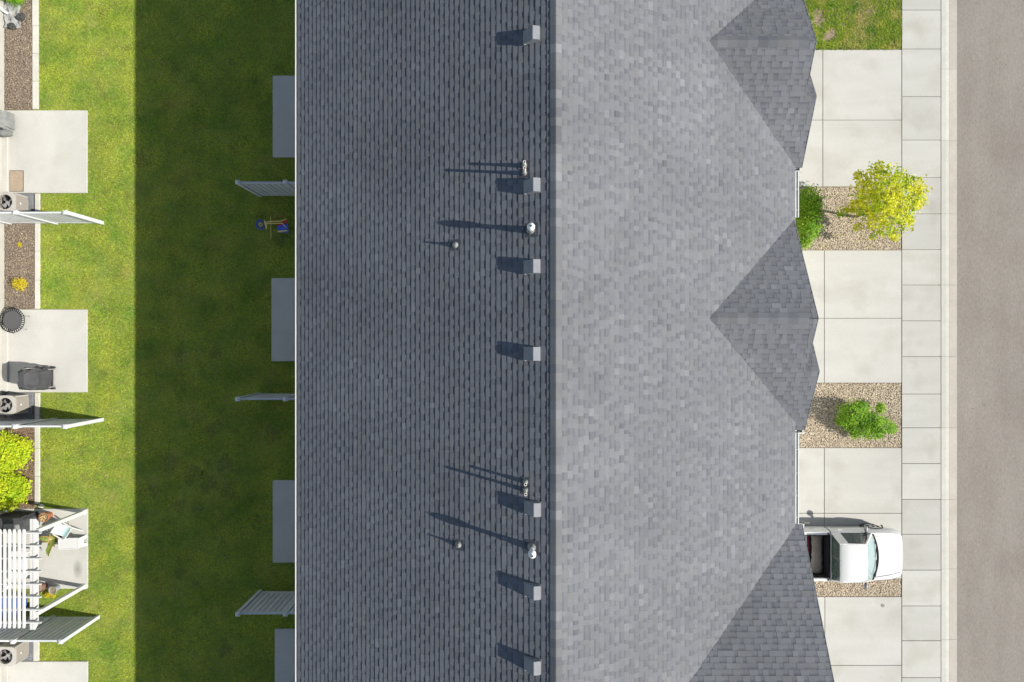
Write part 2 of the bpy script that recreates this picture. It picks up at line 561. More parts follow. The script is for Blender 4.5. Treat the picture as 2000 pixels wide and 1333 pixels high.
def slope_shingles(O, U, V, L, v0, v1, clips=None, skip=None, seed=0, base=0.0, TL=0.010):
    """O: point on the upper line, U downslope unit vector, V along unit vector, courses laid up from the lower edge"""
    rr = random.Random(seed)
    O, U, V = Vector(O), Vector(U), Vector(V)
    Nn = U.cross(V)
    if Nn.z < 0:
        Nn = -Nn
    ub = L
    course = 0
    while ub > 0.02:
        ut = max(ub - EXPO, 0.0)
        v = v0 - rr.uniform(0, 0.5)
        tooth = rr.random() < 0.5
        strip_tone = rr.gauss(0, 0.014)
        left = 0
        while v < v1:
            w = rr.choice(WIDTHS[1:6] if tooth else WIDTHS[:4])
            if left <= 0:
                strip_tone = rr.gauss(0, 0.014); left = 1.0
            left -= w
            a, b = max(v, v0), min(v + w, v1)
            v += w
            t = tooth
            tooth = not tooth if rr.random() < 0.86 else tooth
            if b - a < 0.012:
                continue
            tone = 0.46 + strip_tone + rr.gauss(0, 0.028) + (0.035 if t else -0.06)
            if rr.random() < 0.07:
                tone += rr.uniform(0.08, 0.16)
            elif rr.random() < 0.04:
                tone -= rr.uniform(0.06, 0.14)
            tone = min(max(round(tone * 20) / 20, 0.0), 1.0)
            warm = round(max(0.0, rr.gauss(0.0, 0.14)) * 4) / 4
            d0 = base + (DT if t else 0.0)
            hh = lambda u: d0 + TL * (u - ut) / EXPO
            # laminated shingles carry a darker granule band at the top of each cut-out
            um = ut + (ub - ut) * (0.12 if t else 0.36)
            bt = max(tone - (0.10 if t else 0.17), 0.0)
            for q in (clips or [None]):
                tops = []
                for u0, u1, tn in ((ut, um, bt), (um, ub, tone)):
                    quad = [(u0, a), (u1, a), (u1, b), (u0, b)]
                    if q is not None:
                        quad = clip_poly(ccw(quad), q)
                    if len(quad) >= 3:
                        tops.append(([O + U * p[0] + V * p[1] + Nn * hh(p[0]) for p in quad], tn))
                if not tops:
                    continue
                pts = [p for tp in tops for p in tp[0]]
                if skip and skip(sum(pts, Vector((0, 0, 0))) / len(pts)):
                    continue
                full = q is None and abs((b - a) - w) < 1e-6 and abs(ub - ut - EXPO) < 1e-6
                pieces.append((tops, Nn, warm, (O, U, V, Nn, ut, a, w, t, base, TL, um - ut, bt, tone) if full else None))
        ub -= EXPO
        course += 1


GABLES = [  # ridge Y, ridge z, half width up, down, rake x, small gable (dY, Xf) or None
    dict(Yr=7.70, z=7.46, X=7.80, up=2.9, dn=2.86, sm=(1.19, 8.09)),
    dict(Yr=0.584, z=7.46, X=7.85, up=2.82, dn=3.08, sm=(1.393, 8.218)),
]
G3Y, G3Z, G3X = -9.65, 8.29, 8.1


def zmain_r(X):
    return RZ - SL * (X - RX)


def in_gable(p):
    for gb in GABLES:
        z = gb['z'] - SL * abs(p.y - gb['Yr'])
        if z > p.z + 0.10:
            return True
    if G3Z - SL * abs(p.y - G3Y) > p.z + 0.10:
        return True
    return False


LL = (RX - EXL) / cs
LR = (EXR - RX) / cs
slope_shingles((RX, 0, RZ), (-cs, 0, -SL * cs), (0, 1, 0), LL, Y0H, Y1H, seed=3)
slope_shingles((RX, 0, RZ), (cs, 0, -SL * cs), (0, 1, 0), LR, Y0H, Y1H, seed=4, skip=in_gable, TL=0.0065)


def gable_side(Yr, zr, sgn, polyXY, seed, L, Oz=None):
    """sgn +1: slope descending towards +Y; plan polygons (X, dY) with dY measured down the slope"""
    O = Vector((0, Yr, zr)); U = Vector((0, sgn * cs, -SL * cs)); V = Vector((1, 0, 0))
    clips = [ccw([(d / cs, x) for x, d in poly]) for poly in polyXY]
    xs = [x for poly in polyXY for x, d in poly]
    slope_shingles(O, U, V, L, min(xs), max(xs), clips=clips, seed=seed, base=0.004, TL=0.0065)


def xv(gz, d):            # valley X where a gable slope meets the main slope
    return RX + (RZ - gz) / SL + d


for i, gb in enumerate(GABLES):
    A = xv(gb['z'], 0)
    X = gb['X']
    gable_side(gb['Yr'], gb['z'], 1, [[(A, 0), (X, 0), (X, gb['up']), (min(A + gb['up'], X), gb['up'])]], 20 + i, gb['up'] / cs)
    ds, Xf = gb['sm']
    dn = gb['dn']
    gable_side(gb['Yr'], gb['z'], -1, [[(A, 0), (X, 0), (X, ds), (A + ds, ds)],
                                       [(A + ds, ds), (7.88, ds), (7.88, 7.88 - A)],
                                       [(7.88, ds), (Xf, ds), (Xf, dn), (7.88, dn)]], 30 + i, dn / cs)
    # the little front gable's other slope
    zs = gb['z'] - SL * ds
    gable_side(gb['Yr'] - ds, zs, 1, [[(X - 0.25, 0), (Xf, 0), (Xf, 1.5), (X - 0.25, 1.5)]], 40 + i, 1.5 / cs)
A3 = xv(G3Z, 0)
hw3 = 4.52
gable_side(G3Y, G3Z, 1, [[(A3, 0), (G3X, 0), (G3X, hw3), (min(A3 + hw3, G3X - 0.02), hw3)]], 50, hw3 / cs)
gable_side(G3Y, G3Z, -1, [[(A3, 0), (G3X, 0), (G3X, hw3), (min(A3 + hw3, G3X - 0.02), hw3)]], 51, hw3 / cs)


def scr_area(poly):
    pts = []
    for p in poly:
        k = F / (H - p.z)
        pts.append((p.x * k, p.y * k))
    c = np.mean(pts, axis=0)
    if abs(c[0]) > 990 or abs(c[1]) > 655:
        return 0
    return abs(sum(pts[i][0] * pts[(i + 1) % len(pts)][1] - pts[(i + 1) % len(pts)][0] * pts[i][1] for i in range(len(pts)))) / 2


order = sorted([i for i, p in enumerate(pieces) if p[3]], key=lambda i: -sum(scr_area(tp[0]) for tp in pieces[i][0]))
single = set(order[:300])
V_, F_, T_, W_ = [], [], [], []
for i, (tops, Nn, warm, info) in enumerate(pieces):
    if i in single:
        continue
    for top, tone in tops:
        o = len(V_)
        n = len(top)
        a = Vector((0, 0, 0))
        for k in range(1, n - 1):
            a += (top[k] - top[0]).cross(top[k + 1] - top[0])
        if a.dot(Nn) < 0:
            top = top[::-1]
        V_ += [tuple(p) for p in top] + [tuple(p - Nn * 0.014) for p in top]
        F_.append(tuple(range(o, o + n)))
        for k in range(n):
            k2 = (k + 1) % n
            F_.append((o + k, o + n + k, o + n + k2, o + k2))
        T_ += [tone] * (n + 1); W_ += [warm] * (n + 1)


def tone_mesh(name, v, f, t, w):
    me = bpy.data.meshes.new(name)
    me.from_pydata(v, [], f)
    a = me.attributes.new('tone', 'FLOAT', 'FACE'); a.data.foreach_set('value', t)
    a = me.attributes.new('warm', 'FLOAT', 'FACE'); a.data.foreach_set('value', w)
    me.materials.append(MATS['shingle'])
    return me


so = bpy.data.objects.new('shingle_courses', tone_mesh('shingle_courses', V_, F_, T_, W_))
COL.objects.link(so); so.parent = roof; so['kind'] = 'stuff'
cache = {}
for i in order[:300]:
    tops, Nn, warm, (O, U, V, N_, ut, a, w, t, base, tl, um, bt, tone) = pieces[i]
    key = (w, t, tone, warm, tl)
    if key not in cache:
        d0 = base + (DT if t else 0.0)
        zm = d0 + tl * um / EXPO
        v = [(0, 0, d0), (um, 0, zm), (EXPO, 0, d0 + tl), (EXPO, w, d0 + tl), (um, w, zm), (0, w, d0)]
        v += [(x, y, z - 0.014) for x, y, z in v]
        f = [(0, 1, 4, 5), (1, 2, 3, 4)] + [(k, 6 + k, 6 + (k + 1) % 6, (k + 1) % 6) for k in range(6)]
        cache[key] = tone_mesh('shingle', v, f, [bt] + [tone] * 7, [warm] * 8)
    ob = bpy.data.objects.new('shingle', cache[key])
    COL.objects.link(ob); ob.parent = roof
    # local frame: x = downslope, y = along, z = normal
    M = Matrix((U, V, N_)).transposed().to_4x4()
    M.translation = O + U * ut + V * a
    ob.matrix_local = M

# deck boards under the shingles, soffits and fascias
dk = MB()
th = 0.10


def sheet(mb, pts, nrm, t=th, lift=-0.012):
    n = Vector(nrm)
    top = [Vector(p) + n * lift for p in pts]
    bot = [p - Vector((0, 0, t)) for p in top]
    mb.loft([[tuple(p) for p in top], [tuple(p) for p in bot]])


nl, nr = Vector((-SL * cs, 0, cs)), Vector((SL * cs, 0, cs))
sheet(dk, [(RX, Y0H, RZ), (RX, Y1H, RZ), (EXL + 0.015, Y1H, RZ - SL * (RX - EXL - 0.015)), (EXL + 0.015, Y0H, RZ - SL * (RX - EXL - 0.015))], nl)
sheet(dk, [(RX, Y0H, RZ), (RX, Y1H, RZ), (EXR - 0.015, Y1H, zmain_r(EXR - 0.015)), (EXR - 0.015, Y0H, zmain_r(EXR - 0.015))], nr)


def gz(gb, d):
    return gb['z'] - SL * d


for gb in GABLES:
    A, X, ds, Xf = xv(gb['z'], 0), gb['X'] - 0.015, gb['sm'][0], gb['sm'][1] - 0.015
    Yr = gb['Yr']
    sheet(dk, [(A, Yr, gz(gb, 0)), (X, Yr, gz(gb, 0)), (X, Yr + gb['up'], gz(gb, gb['up'])), (min(A + gb['up'], X - 0.03), Yr + gb['up'], gz(gb, gb['up']))], (0, SL * cs, cs))
    sheet(dk, [(A, Yr, gz(gb, 0)), (X, Yr, gz(gb, 0)), (X, Yr - gb['dn'], gz(gb, gb['dn'])), (min(A + gb['dn'], X - 0.03), Yr - gb['dn'], gz(gb, gb['dn']))], (0, -SL * cs, cs))
    sheet(dk, [(X + 0.003, Yr - ds, gz(gb, ds)), (Xf, Yr - ds, gz(gb, ds)), (Xf, Yr - gb['dn'], gz(gb, gb['dn'])), (X + 0.003, Yr - gb['dn'], gz(gb, gb['dn']))], (0, -SL * cs, cs))
    sheet(dk, [(X - 0.2, Yr - ds, gz(gb, ds)), (Xf, Yr - ds, gz(gb, ds)), (Xf, Yr - ds + 1.5, gz(gb, ds) - SL * 1.5), (X - 0.2, Yr - ds + 1.5, gz(gb, ds) - SL * 1.5)], (0, SL * cs, cs), t=0.06)
for sg in (1, -1):
    sheet(dk, [(A3, G3Y, G3Z), (G3X - 0.015, G3Y, G3Z), (G3X - 0.015, G3Y + sg * hw3, G3Z - SL * hw3), (A3 + hw3 - 0.45, G3Y + sg * hw3, G3Z - SL * hw3)], (0, sg * SL * cs, cs))
dk.build('roof_deck', 'deck', roof)

# rake trims
for gb in GABLES:
    X, Yr = gb['X'], gb['Yr']
    ds, Xf = gb['sm']
    tr = MB()
    for (x, ya, da, yb, db) in ((X, Yr, 0, Yr + gb['up'], gb['up']), (X, Yr, 0, Yr - ds, ds), (Xf, Yr - ds, ds, Yr - gb['dn'], gb['dn'])):
        tr.bar((x + 0.002, ya, gz(gb, da) - 0.012), (x + 0.002, yb, gz(gb, db) - 0.012), 0.016, 0.05)
    tr.bar((Xf + 0.002, Yr - ds, gz(gb, ds) - 0.014), (Xf + 0.002, Yr - ds + 1.5, gz(gb, ds) - SL * 1.5 - 0.014), 0.016, 0.045)
    tr.build('rake_edge', 'drip_edge', roof)
    # fascia boards under the rakes
    fb = MB()
    for (x, ya, da, yb, db) in ((X - 0.03, Yr, 0.02, Yr + gb['up'], gb['up']), (Xf - 0.03, Yr - ds, ds + 0.02, Yr - gb['dn'], gb['dn'])):
        fb.bar((x, ya, gz(gb, da) - 0.16), (x, yb, gz(gb, db) - 0.16), 0.025, 0.16)
    fb.build('fascia', 'vinyl', roof)
tr = MB()
for sg in (1, -1):
    tr.bar((G3X + 0.002, G3Y, G3Z - 0.012), (G3X + 0.002, G3Y + sg * hw3, G3Z - SL * hw3 - 0.012), 0.016, 0.05)
tr.build('rake_edge', 'drip_edge', roof)

# ridge caps: bent over the ridge, each overlapping the next
def cap_mesh(length, half, rise, tone, warm):
    prof = []
    for t in (-1, -0.5, -0.18, -0.07, 0, 0.07, 0.18, 0.5, 1):
        y = t * half
        z = -0.52 * math.sqrt(y * y + 0.0001) + 0.52 * 0.01
        prof.append((y, z))
    v = []
    for x, up in ((0, 0.0), (length, rise)):
        v += [(x, y, z + up) for y, z in prof]
    n = len(prof)
    f = [(k, k + 1, n + k + 1, n + k) for k in range(n - 1)]
    o = len(v)
    v += [(length, y, z + rise - 0.02) for y, z in prof]
    f += [(n + k, n + k + 1, o + k + 1, o + k) for k in range(n - 1)]
    for k in (0, n - 1):
        o = len(v)
        v += [(0, prof[k][0], prof[k][1] - 0.03), (length, prof[k][0], prof[k][1] + rise - 0.03)]
        f.append((k, n + k, o + 1, o) if k else (n + k, k, o, o + 1))
    me = tone_mesh('ridge_cap', v, f, [tone] * len(f), [warm] * len(f))
    return me


capc = {}


def caps(p0, p1, expo, half, lift, seed, rise=0.006):
    rr = random.Random(seed)
    p0, p1 = Vector(p0), Vector(p1)
    d = (p1 - p0).normalized()
    n = int((p1 - p0).length / expo)
    side = Vector((0, 0, 1)).cross(d).normalized()
    M0 = Matrix((d, side, Vector((0, 0, 1)))).transposed().to_4x4()
    for i in range(n):
        tone = min(max(round((0.44 + rr.gauss(0, 0.12)) * 8) / 8, 0.1), 1)
        warm = rr.choice((0, 0, 0.25, 0.5))
        key = (expo, half, rise, tone, warm)
        if key not in capc:
            capc[key] = cap_mesh(expo, half, rise, tone, warm)
        ob = bpy.data.objects.new('ridge_cap', capc[key]); COL.objects.link(ob); ob.parent = roof
        M = M0.copy(); M.translation = p0 + d * (i * expo) + Vector((0, 0, lift))
        ob.matrix_local = M


caps((RX, Y1H, RZ), (RX, Y0H, RZ), 0.205, 0.128, 0.016, 5)
for i, gb in enumerate(GABLES):
    caps((xv(gb['z'], 0) - 0.05, gb['Yr'], gb['z']), (gb['X'], gb['Yr'], gb['z']), 0.26, 0.15, 0.012, 60 + i)
    caps((gb['X'] - 0.02, gb['Yr'] - gb['sm'][0], gz(gb, gb['sm'][0])), (gb['sm'][1] + 0.01, gb['Yr'] - gb['sm'][0], gz(gb, gb['sm'][0])), 0.175, 0.12, 0.012, 70 + i)
caps((A3, G3Y, G3Z), (G3X, G3Y, G3Z), 0.26, 0.15, 0.012, 66)
MB().add([(RX - 0.115, Y0H, RZ - 0.046), (RX, Y0H, RZ + 0.010), (RX + 0.115, Y0H, RZ - 0.046), (RX - 0.115, Y1H, RZ - 0.046), (RX, Y1H, RZ + 0.010), (RX + 0.115, Y1H, RZ - 0.046)],
         [(0, 1, 4, 3), (1, 2, 5, 4)]).build('ridge_vent', 'black', roof)

# gutters
def gutter(name, x_in, x_out, y0, y1, z, spacing=0.47, dep=0.055):
    s = 1 if x_out > x_in else -1
    gt = bpy.data.objects.new(name, None); COL.objects.link(gt); gt.parent = roof
    w = abs(x_out - x_in)
    ch = MB()
    X = lambda t: x_in + s * t
    ch.box(min(X(0), X(w)), y0, z - dep - 0.005, max(X(0), X(w)), y1, z - dep)
    ch.box(min(X(0), X(0.006)), y0, z - dep + 0.0005, max(X(0), X(0.006)), y1, z - 0.008)
    ch.build('channel', 'gutter_inside', gt)
    ch2 = MB().box(min(X(w - 0.006), X(w)), y0, z - dep + 0.0005, max(X(w - 0.006), X(w)), y1, z - 0.012).build('front_inside', 'gutter_inside', gt)
    MB().box(min(X(w - 0.022), X(w + 0.010)), y0, z - 0.0115, max(X(w - 0.022), X(w + 0.010)), y1, z + 0.004).build('lip', 'gutter_white', gt)
    MB().box(min(X(w + 0.001), X(w + 0.010)), y0, z - 0.108, max(X(w + 0.001), X(w + 0.010)), y1, z - 0.012).build('front', 'gutter_white', gt)
    y = y0 + 0.2
    while y < y1:
        MB().box(min(X(0.006), X(w - 0.036)), y - 0.011, z - 0.015, max(X(0.006), X(w - 0.036)), y + 0.011, z - 0.003).build('hanger', 'gutter_white', gt)
        y += spacing * random.uniform(0.93, 1.07)
    return gt


ZEL = RZ - SL * (RX - EXL)
gutter('gutter', EXL + 0.02, EXL - 0.07, Y0H, Y1H, ZEL - 0.02)
ZER = zmain_r(EXR)
gutter('gutter', EXR - 0.02, EXR + 0.105, 3.46, 4.74, ZER - 0.02, 0.62, 0.02)
gutter('gutter', EXR - 0.02, EXR + 0.105, -5.12, -2.56, ZER - 0.02, 0.62, 0.02)
for gb, yy in ((GABLES[0], 4.84), (GABLES[1], -2.5)):
    zz = gz(gb, gb['dn']) - 0.03
    gt = MB()
    gt.box(EXR + 0.03, yy - 0.105, zz - 0.1, gb['sm'][1] + 0.02, yy - 0.075, zz + 0.004)
    gt.box(EXR + 0.03, yy - 0.07, zz - 0.1, gb['sm'][1] - 0.02, yy - 0.004, zz - 0.09)
    gt.box(gb['sm'][1] - 0.045, yy - 0.07, zz - 0.09, gb['sm'][1] - 0.02, yy - 0.004, zz)
    gt.build('gutter_return', 'gutter_white', roof)
gt = MB(); yy = -5.12; zz = ZER - 0.03
gt.box(EXR + 0.03, yy - 0.03, zz - 0.1, 8.17, yy - 0.002, zz + 0.006)
for x in (7.96, 8.05, 8.14):
    gt.box(x, yy - 0.10, zz - 0.09, x + 0.022, yy - 0.032, zz)
gt.build('gutter_return', 'gutter_white', roof)

# walls
def wall_box(name, x0, y0, x1, y1, z0, z1, m, parent):
    return MB().box(x0, y0, z0, x1, y1, z1).build(name, m, parent, world=True)


XW0, XW1 = -5.62, 7.45
poly = [(XW0, 0.25), (XW1, 0.25), (XW1, zmain_r(XW1) - 0.16), (RX, RZ - 0.2), (XW0, RZ - SL * (RX - XW0) - 0.16)]
wall = MB().yprism(poly, Y0H + 0.3, Y1H - 0.3).build('wall', 'siding', house, world=True)
MB().box(XW0 + 0.02, Y0H + 0.32, -0.2, XW1 - 0.02, Y1H - 0.32, 0.248).build('foundation', 'foundation', house, world=True)
for gb in GABLES:
    d = gb['dn'] - 0.25
    MB().xprism([(gb['Yr'] - d, 2.6), (gb['Yr'] + gb['up'] - 0.25, 2.6), (gb['Yr'] + gb['up'] - 0.25, gz(gb, gb['up'] - 0.25) - 0.16), (gb['Yr'], gb['z'] - 0.16), (gb['Yr'] - d, gz(gb, d) - 0.16)], XW1 - 0.01, gb['X'] - 0.3).build('gable_wall', 'siding_blue', house, world=True)
d = hw3 - 0.25
MB().xprism([(G3Y - d, 2.6), (G3Y + d, 2.6), (G3Y + d, G3Z - SL * d - 0.16), (G3Y, G3Z - 0.16), (G3Y - d, G3Z - SL * d - 0.16)], XW1 - 0.01, G3X - 0.3).build('gable_wall', 'siding_blue', house, world=True)
for k, yy in enumerate((8.0, 0.9, -6.6, -12.0)):
    gd = bpy.data.objects.new('garage_door', None); COL.objects.link(gd); gd.parent = house; gd.location = (XW1 - 0.9, yy, 0)
    for r in range(4):
        MB().box(0.002, -2.3, 0.02 + r * 0.56, 0.05, 2.3, 0.57 + r * 0.56).build('panel', 'vinyl', gd)
    for s in (-1.1, 1.1):
        w_ = bpy.data.objects.new('window', None); COL.objects.link(w_); w_.parent = house; w_.location = (XW1 - 0.9 + (0.06 if k in (0, 1) else 0.0), yy + s, 4.0)
        MB().box(0.002, -0.5, -0.7, 0.04, 0.5, 0.7).build('frame', 'vinyl', w_)
        MB().box(0.042, -0.43, -0.63, 0.05, 0.43, 0.63).build('pane', 'window_glass', w_)
for yy in (8.45, 0.8, -6.77, -12.3):
    w_ = bpy.data.objects.new('patio_door', None); COL.objects.link(w_); w_.parent = house; w_.location = (XW0 - 0.9, yy, 0.08)
    MB().box(-0.05, -0.95, 0, -0.002, 0.95, 2.1).build('frame', 'vinyl', w_)
    for s in (-1, 1):
        MB().box(-0.06, s * 0.46 - 0.38, 0.1, -0.052, s * 0.46 + 0.38, 2.0).build('pane', 'window_glass', w_)
    for s in (-1.3, 1.3):
        w_ = bpy.data.objects.new('window', None); COL.objects.link(w_); w_.parent = house; w_.location = (XW0 - 0.9, yy + s, 4.2)
        MB().box(-0.04, -0.5, -0.65, -0.002, 0.5, 0.65).build('frame', 'vinyl', w_)
        MB().box(-0.05, -0.43, -0.58, -0.042, 0.43, 0.58).build('pane', 'window_glass', w_)
for yy in (4.3, -3.1):
    w_ = bpy.data.objects.new('front_door', None); COL.objects.link(w_); w_.parent = house; w_.location = (XW1 - 0.9, yy, 0.26)
    MB().box(0.002, -0.46, 0, 0.05, 0.46, 2.05).build('leaf', 'trim_grey', w_)
    MB().box(0.052, 0.33, 0.95, 0.09, 0.37, 1.05).build('handle', 'chrome', w_)

# ---------------------------------------------------------------- neighbour house at the left edge
XN = -19.10
nh = thing('neighbour_house', 'pale house wall base running along the left edge of the picture', 'house', (XN - 4, 0, 0))
NY0, NY1 = -16.0, 16.0
wl = MB().box(XN - 12, NY0, 0.35, XN, NY1, 5.7).build('wall', 'vinyl', nh, world=True)
for k in range(26):
    z = 0.36 + k * 0.2
    MB().add([(XN + 0.018, NY0, z), (XN + 0.018, NY1, z), (XN + 0.003, NY1, z + 0.199), (XN + 0.003, NY0, z + 0.199), (XN + 0.001, NY0, z), (XN + 0.001, NY1, z)],
             [(0, 1, 2, 3), (0, 4, 5, 1)]).build('siding_board', 'vinyl', nh, world=True)
MB().box(XN - 11.9, NY0 + 0.05, -0.2, XN + 0.03, NY1 - 0.05, 0.349).build('foundation', 'foundation', nh, world=True)
MB().add([(XN + 0.4, NY0 - 0.3, 5.5), (XN + 0.4, NY1 + 0.3, 5.5), (XN - 6, NY1 + 0.3, 8.7), (XN - 6, NY0 - 0.3, 8.7), (XN - 12.4, NY1 + 0.3, 5.5), (XN - 12.4, NY0 - 0.3, 5.5)],
         [(0, 1, 2, 3), (3, 2, 4, 5)]).build('roof', 'drip_edge', nh, world=True)
for yy in (7.0, -0.6, -8.2):
    w_ = bpy.data.objects.new('patio_door', None); COL.objects.link(w_); w_.parent = nh; w_.location = (4, yy, 0.36)
    MB().box(0.02, -0.95, 0, 0.07, 0.95, 2.1).build('frame', 'vinyl', w_)
    for s in (-1, 1):
        MB().box(0.072, s * 0.46 - 0.38, 0.1, 0.08, s * 0.46 + 0.38, 2.0).build('pane', 'window_glass', w_)

# ---------------------------------------------------------------- back yards
def rect_px(x0, y0, x1, y1, z=0.0):
    return pxX(x0, z), pyY(y1, z), pxX(x1, z), pyY(y0, z)


lawn_x0, lawn_x1 = pxX(76), XW0
lawn = MB().add([(lawn_x0 - 1.3, YB, -0.03), (lawn_x1, YB, -0.03), (lawn_x1, YT, -0.03), (lawn_x0 - 1.3, YT, -0.03)], [(0, 1, 2, 3)]).build('lawn_soil', 'turf')
lawn['kind'] = 'structure'
patio_l = [(XN, pyY(377.5), pxX(170.5), pyY(216.5)), (XN, pyY(766.5), pxX(170.5), pyY(605)), (XN, pyY(1150), pxX(171.5), pyY(994)), (XN, pyY(1452), pxX(171.5), pyY(1292))]
patio_r = [(pxX(533), pyY(308), XW0, pyY(148.5)), (pxX(530.5), pyY(706), XW0, pyY(543.5)), (pxX(533), pyY(1099), XW0, pyY(938)), (pxX(537), pyY(1388), XW0, pyY(1228))]
for k, (x0, y0, x1, y1) in enumerate(patio_l):
    p = struct('patio')
    slab('slab', 'patio_concrete', p, x0, y0, x1, y1, -0.1, 0.03, gap=0.0, bevel=0.012)
    if k < 2 or k == 3:
        yy0 = y0 if k != 0 else y0
        MB().box(XN + 0.03, yy0 + 0.02, 0.031, pxX(18.0), y1 - (0.55 if k == 1 else 0.45 if k == 0 else 0.02), 0.10).build('step', 'patio_concrete', p, bevel=0.008)
pc = [p for p in COL.objects if p.name.startswith('patio') and p.type == 'EMPTY'][0]
ck = MB(); rr = random.Random(2); pp_ = [P(52 + 14 * u + rr.uniform(-1.5, 1.5), 225 + 152 * u, 0.0312) for u in [k / 14 for k in range(15)]]
for a, b in zip(pp_[:-1], pp_[1:]):
    d_ = Vector((0.006, 0, 0)); ck.add([a - d_, a + d_, b + d_, b - d_], [(0, 1, 2, 3)])
ck.build('crack', 'stain_line', pc)
for (x0, y0, x1, y1) in patio_r:
    p = struct('patio')
    slab('slab', 'patio_concrete', p, x0, y0, x1, y1, -0.1, 0.03, gap=0.0, bevel=0.012)

# mow kerbs of concrete blocks
XK0, XK1 = pxX(69), pxX(78)


def mow_kerb(y_top, y_bot, x0=XK0, x1=XK1):
    k = struct('garden_kerb')
    n = max(1, round((y_top - y_bot) / 1.05))
    for i in range(n):
        a = y_top - (y_top - y_bot) * i / n - 0.003
        b = y_top - (y_top - y_bot) * (i + 1) / n + 0.003
        j = random.uniform(-0.004, 0.004)
        MB().box(x0 + j, b, -0.08, x1 + j, a, 0.035).build('kerb_block', 'kerb_concrete', k, bevel=0.012)


mow_kerb(16, pyY(214), pxX(64), pxX(75))
mow_kerb(pyY(378.5), pyY(604), XK0, XK1)
mow_kerb(pyY(767.5), pyY(985), pxX(68.5), pxX(78))
mow_kerb(pyY(1205), pyY(1291), pxX(66), pxX(76.5))

# beds
beds = [('mulch', 16, pyY(215), pxX(64)), ('mulch', pyY(412), pyY(604.5), XK0), ('mulch_dark', pyY(836), pyY(993.5), pxX(68.5))]


def chips(name, rects, dens, m, sz, seed, z0=-0.012):
    r_ = np.random.default_rng(seed)
    C = []
    for (x0, y0, x1, y1) in rects:
        n = int((x1 - x0) * (y1 - y0) * dens)
        C.append(np.stack([r_.uniform(x0, x1, n), r_.uniform(y0, y1, n), z0 + r_.uniform(0, 0.02, n)], 1))
    C = np.concatenate(C)
    n = len(C)
    l = r_.uniform(0.5, 1.3, n) * sz[0]; w = r_.uniform(0.5, 1.2, n) * sz[1]; h = r_.uniform(0.6, 1.3, n) * sz[2]
    a = r_.uniform(0, 6.283, n); t1 = r_.normal(0, 0.25, n); t2 = r_.normal(0, 0.25, n)
    base = np.array([(-1, -1, -1), (1, -1, -1), (1, 1, -1), (-1, 1, -1), (-1, -1, 1), (1, -1, 1), (1, 1, 1), (-1, 1, 1)]) * 0.5
    q = base[None] * np.stack([l, w, h], 1)[:, None]
    ca, sa = np.cos(a)[:, None], np.sin(a)[:, None]
    z = q[:, :, 2] + q[:, :, 0] * t1[:, None] + q[:, :, 1] * t2[:, None]
    x = q[:, :, 0] * ca - q[:, :, 1] * sa
    y = q[:, :, 0] * sa + q[:, :, 1] * ca
    V = np.stack([x, y, z], 2) + C[:, None]
    fb = np.array([(4, 5, 6, 7), (0, 1, 5, 4), (1, 2, 6, 5), (2, 3, 7, 6), (3, 0, 4, 7)])
    Fc = fb[None] + (np.arange(n) * 8)[:, None, None]
    return raw(name, V.reshape(-1, 3), Fc.reshape(-1, 4), 4, m)


for i, (m, yt, yb, xk) in enumerate(beds):
    b = MB().add([(XN, yb, -0.016), (xk, yb, -0.016), (xk, yt, -0.016), (XN, yt, -0.016)], [(0, 1, 2, 3)]).build('flower_bed', 'mulch_bed')
    b['kind'] = 'structure'
    ch = chips('bark_mulch', [(XN + 0.05, yb, xk - 0.02, yt)], 1900, m, (0.050, 0.019, 0.008), 90 + i)
    tag(ch, ['tan bark mulch in the bed at the top left corner', 'tan bark mulch around the small yellow shrub', 'brown bark mulch around the two lime shrubs'][i], 'mulch', kind='stuff')

# gravel beds
gbeds = [(X_GAR, pyY(489), X_SW0, pyY(365.5)), (X_GAR, pyY(875), X_SW0, pyY(748.5)), (X_GAR, pyY(1166), X_SW0, pyY(1131.3))]


def pebbles(name, x0, y0, x1, y1, dens, seed):
    r_ = np.random.default_rng(seed)
    t = (1 + 5 ** 0.5) / 2
    iv = np.array([(-1, t, 0), (1, t, 0), (-1, -t, 0), (1, -t, 0), (0, -1, t), (0, 1, t), (0, -1, -t), (0, 1, -t), (t, 0, -1), (t, 0, 1), (-t, 0, -1), (-t, 0, 1)]) / math.sqrt(1 + t * t)
    fi = np.array([(0, 11, 5), (0, 5, 1), (0, 1, 7), (0, 7, 10), (0, 10, 11), (1, 5, 9), (5, 11, 4), (11, 10, 2), (10, 7, 6), (7, 1, 8), (3, 9, 4), (3, 4, 2), (3, 2, 6), (3, 6, 8), (3, 8, 9), (4, 9, 5), (2, 4, 11), (6, 2, 10), (8, 6, 7), (9, 8, 1)])
    n = int((x1 - x0) * (y1 - y0) * dens)
    C = np.stack([r_.uniform(x0 + 0.02, x1 - 0.025, n), r_.uniform(y0 + 0.02, y1 - 0.02, n), r_.uniform(-0.024, -0.010, n)], 1)
    s = r_.uniform(0.010, 0.021, n)
    q = iv[None] * (1 + r_.normal(0, 0.12, (n, 12)))[:, :, None]
    q = q * np.stack([s * r_.uniform(0.9, 1.5, n), s, s * r_.uniform(0.4, 0.7, n)], 1)[:, None]
    a = r_.uniform(0, 6.283, n)[:, None]
    V = np.stack([q[:, :, 0] * np.cos(a) - q[:, :, 1] * np.sin(a), q[:, :, 0] * np.sin(a) + q[:, :, 1] * np.cos(a), q[:, :, 2]], 2) + C[:, None]
    Fc = fi[None] + (np.arange(n) * 12)[:, None, None]
    return raw(name, V.reshape(-1, 3), Fc.reshape(-1, 3), 3, 'pebble')


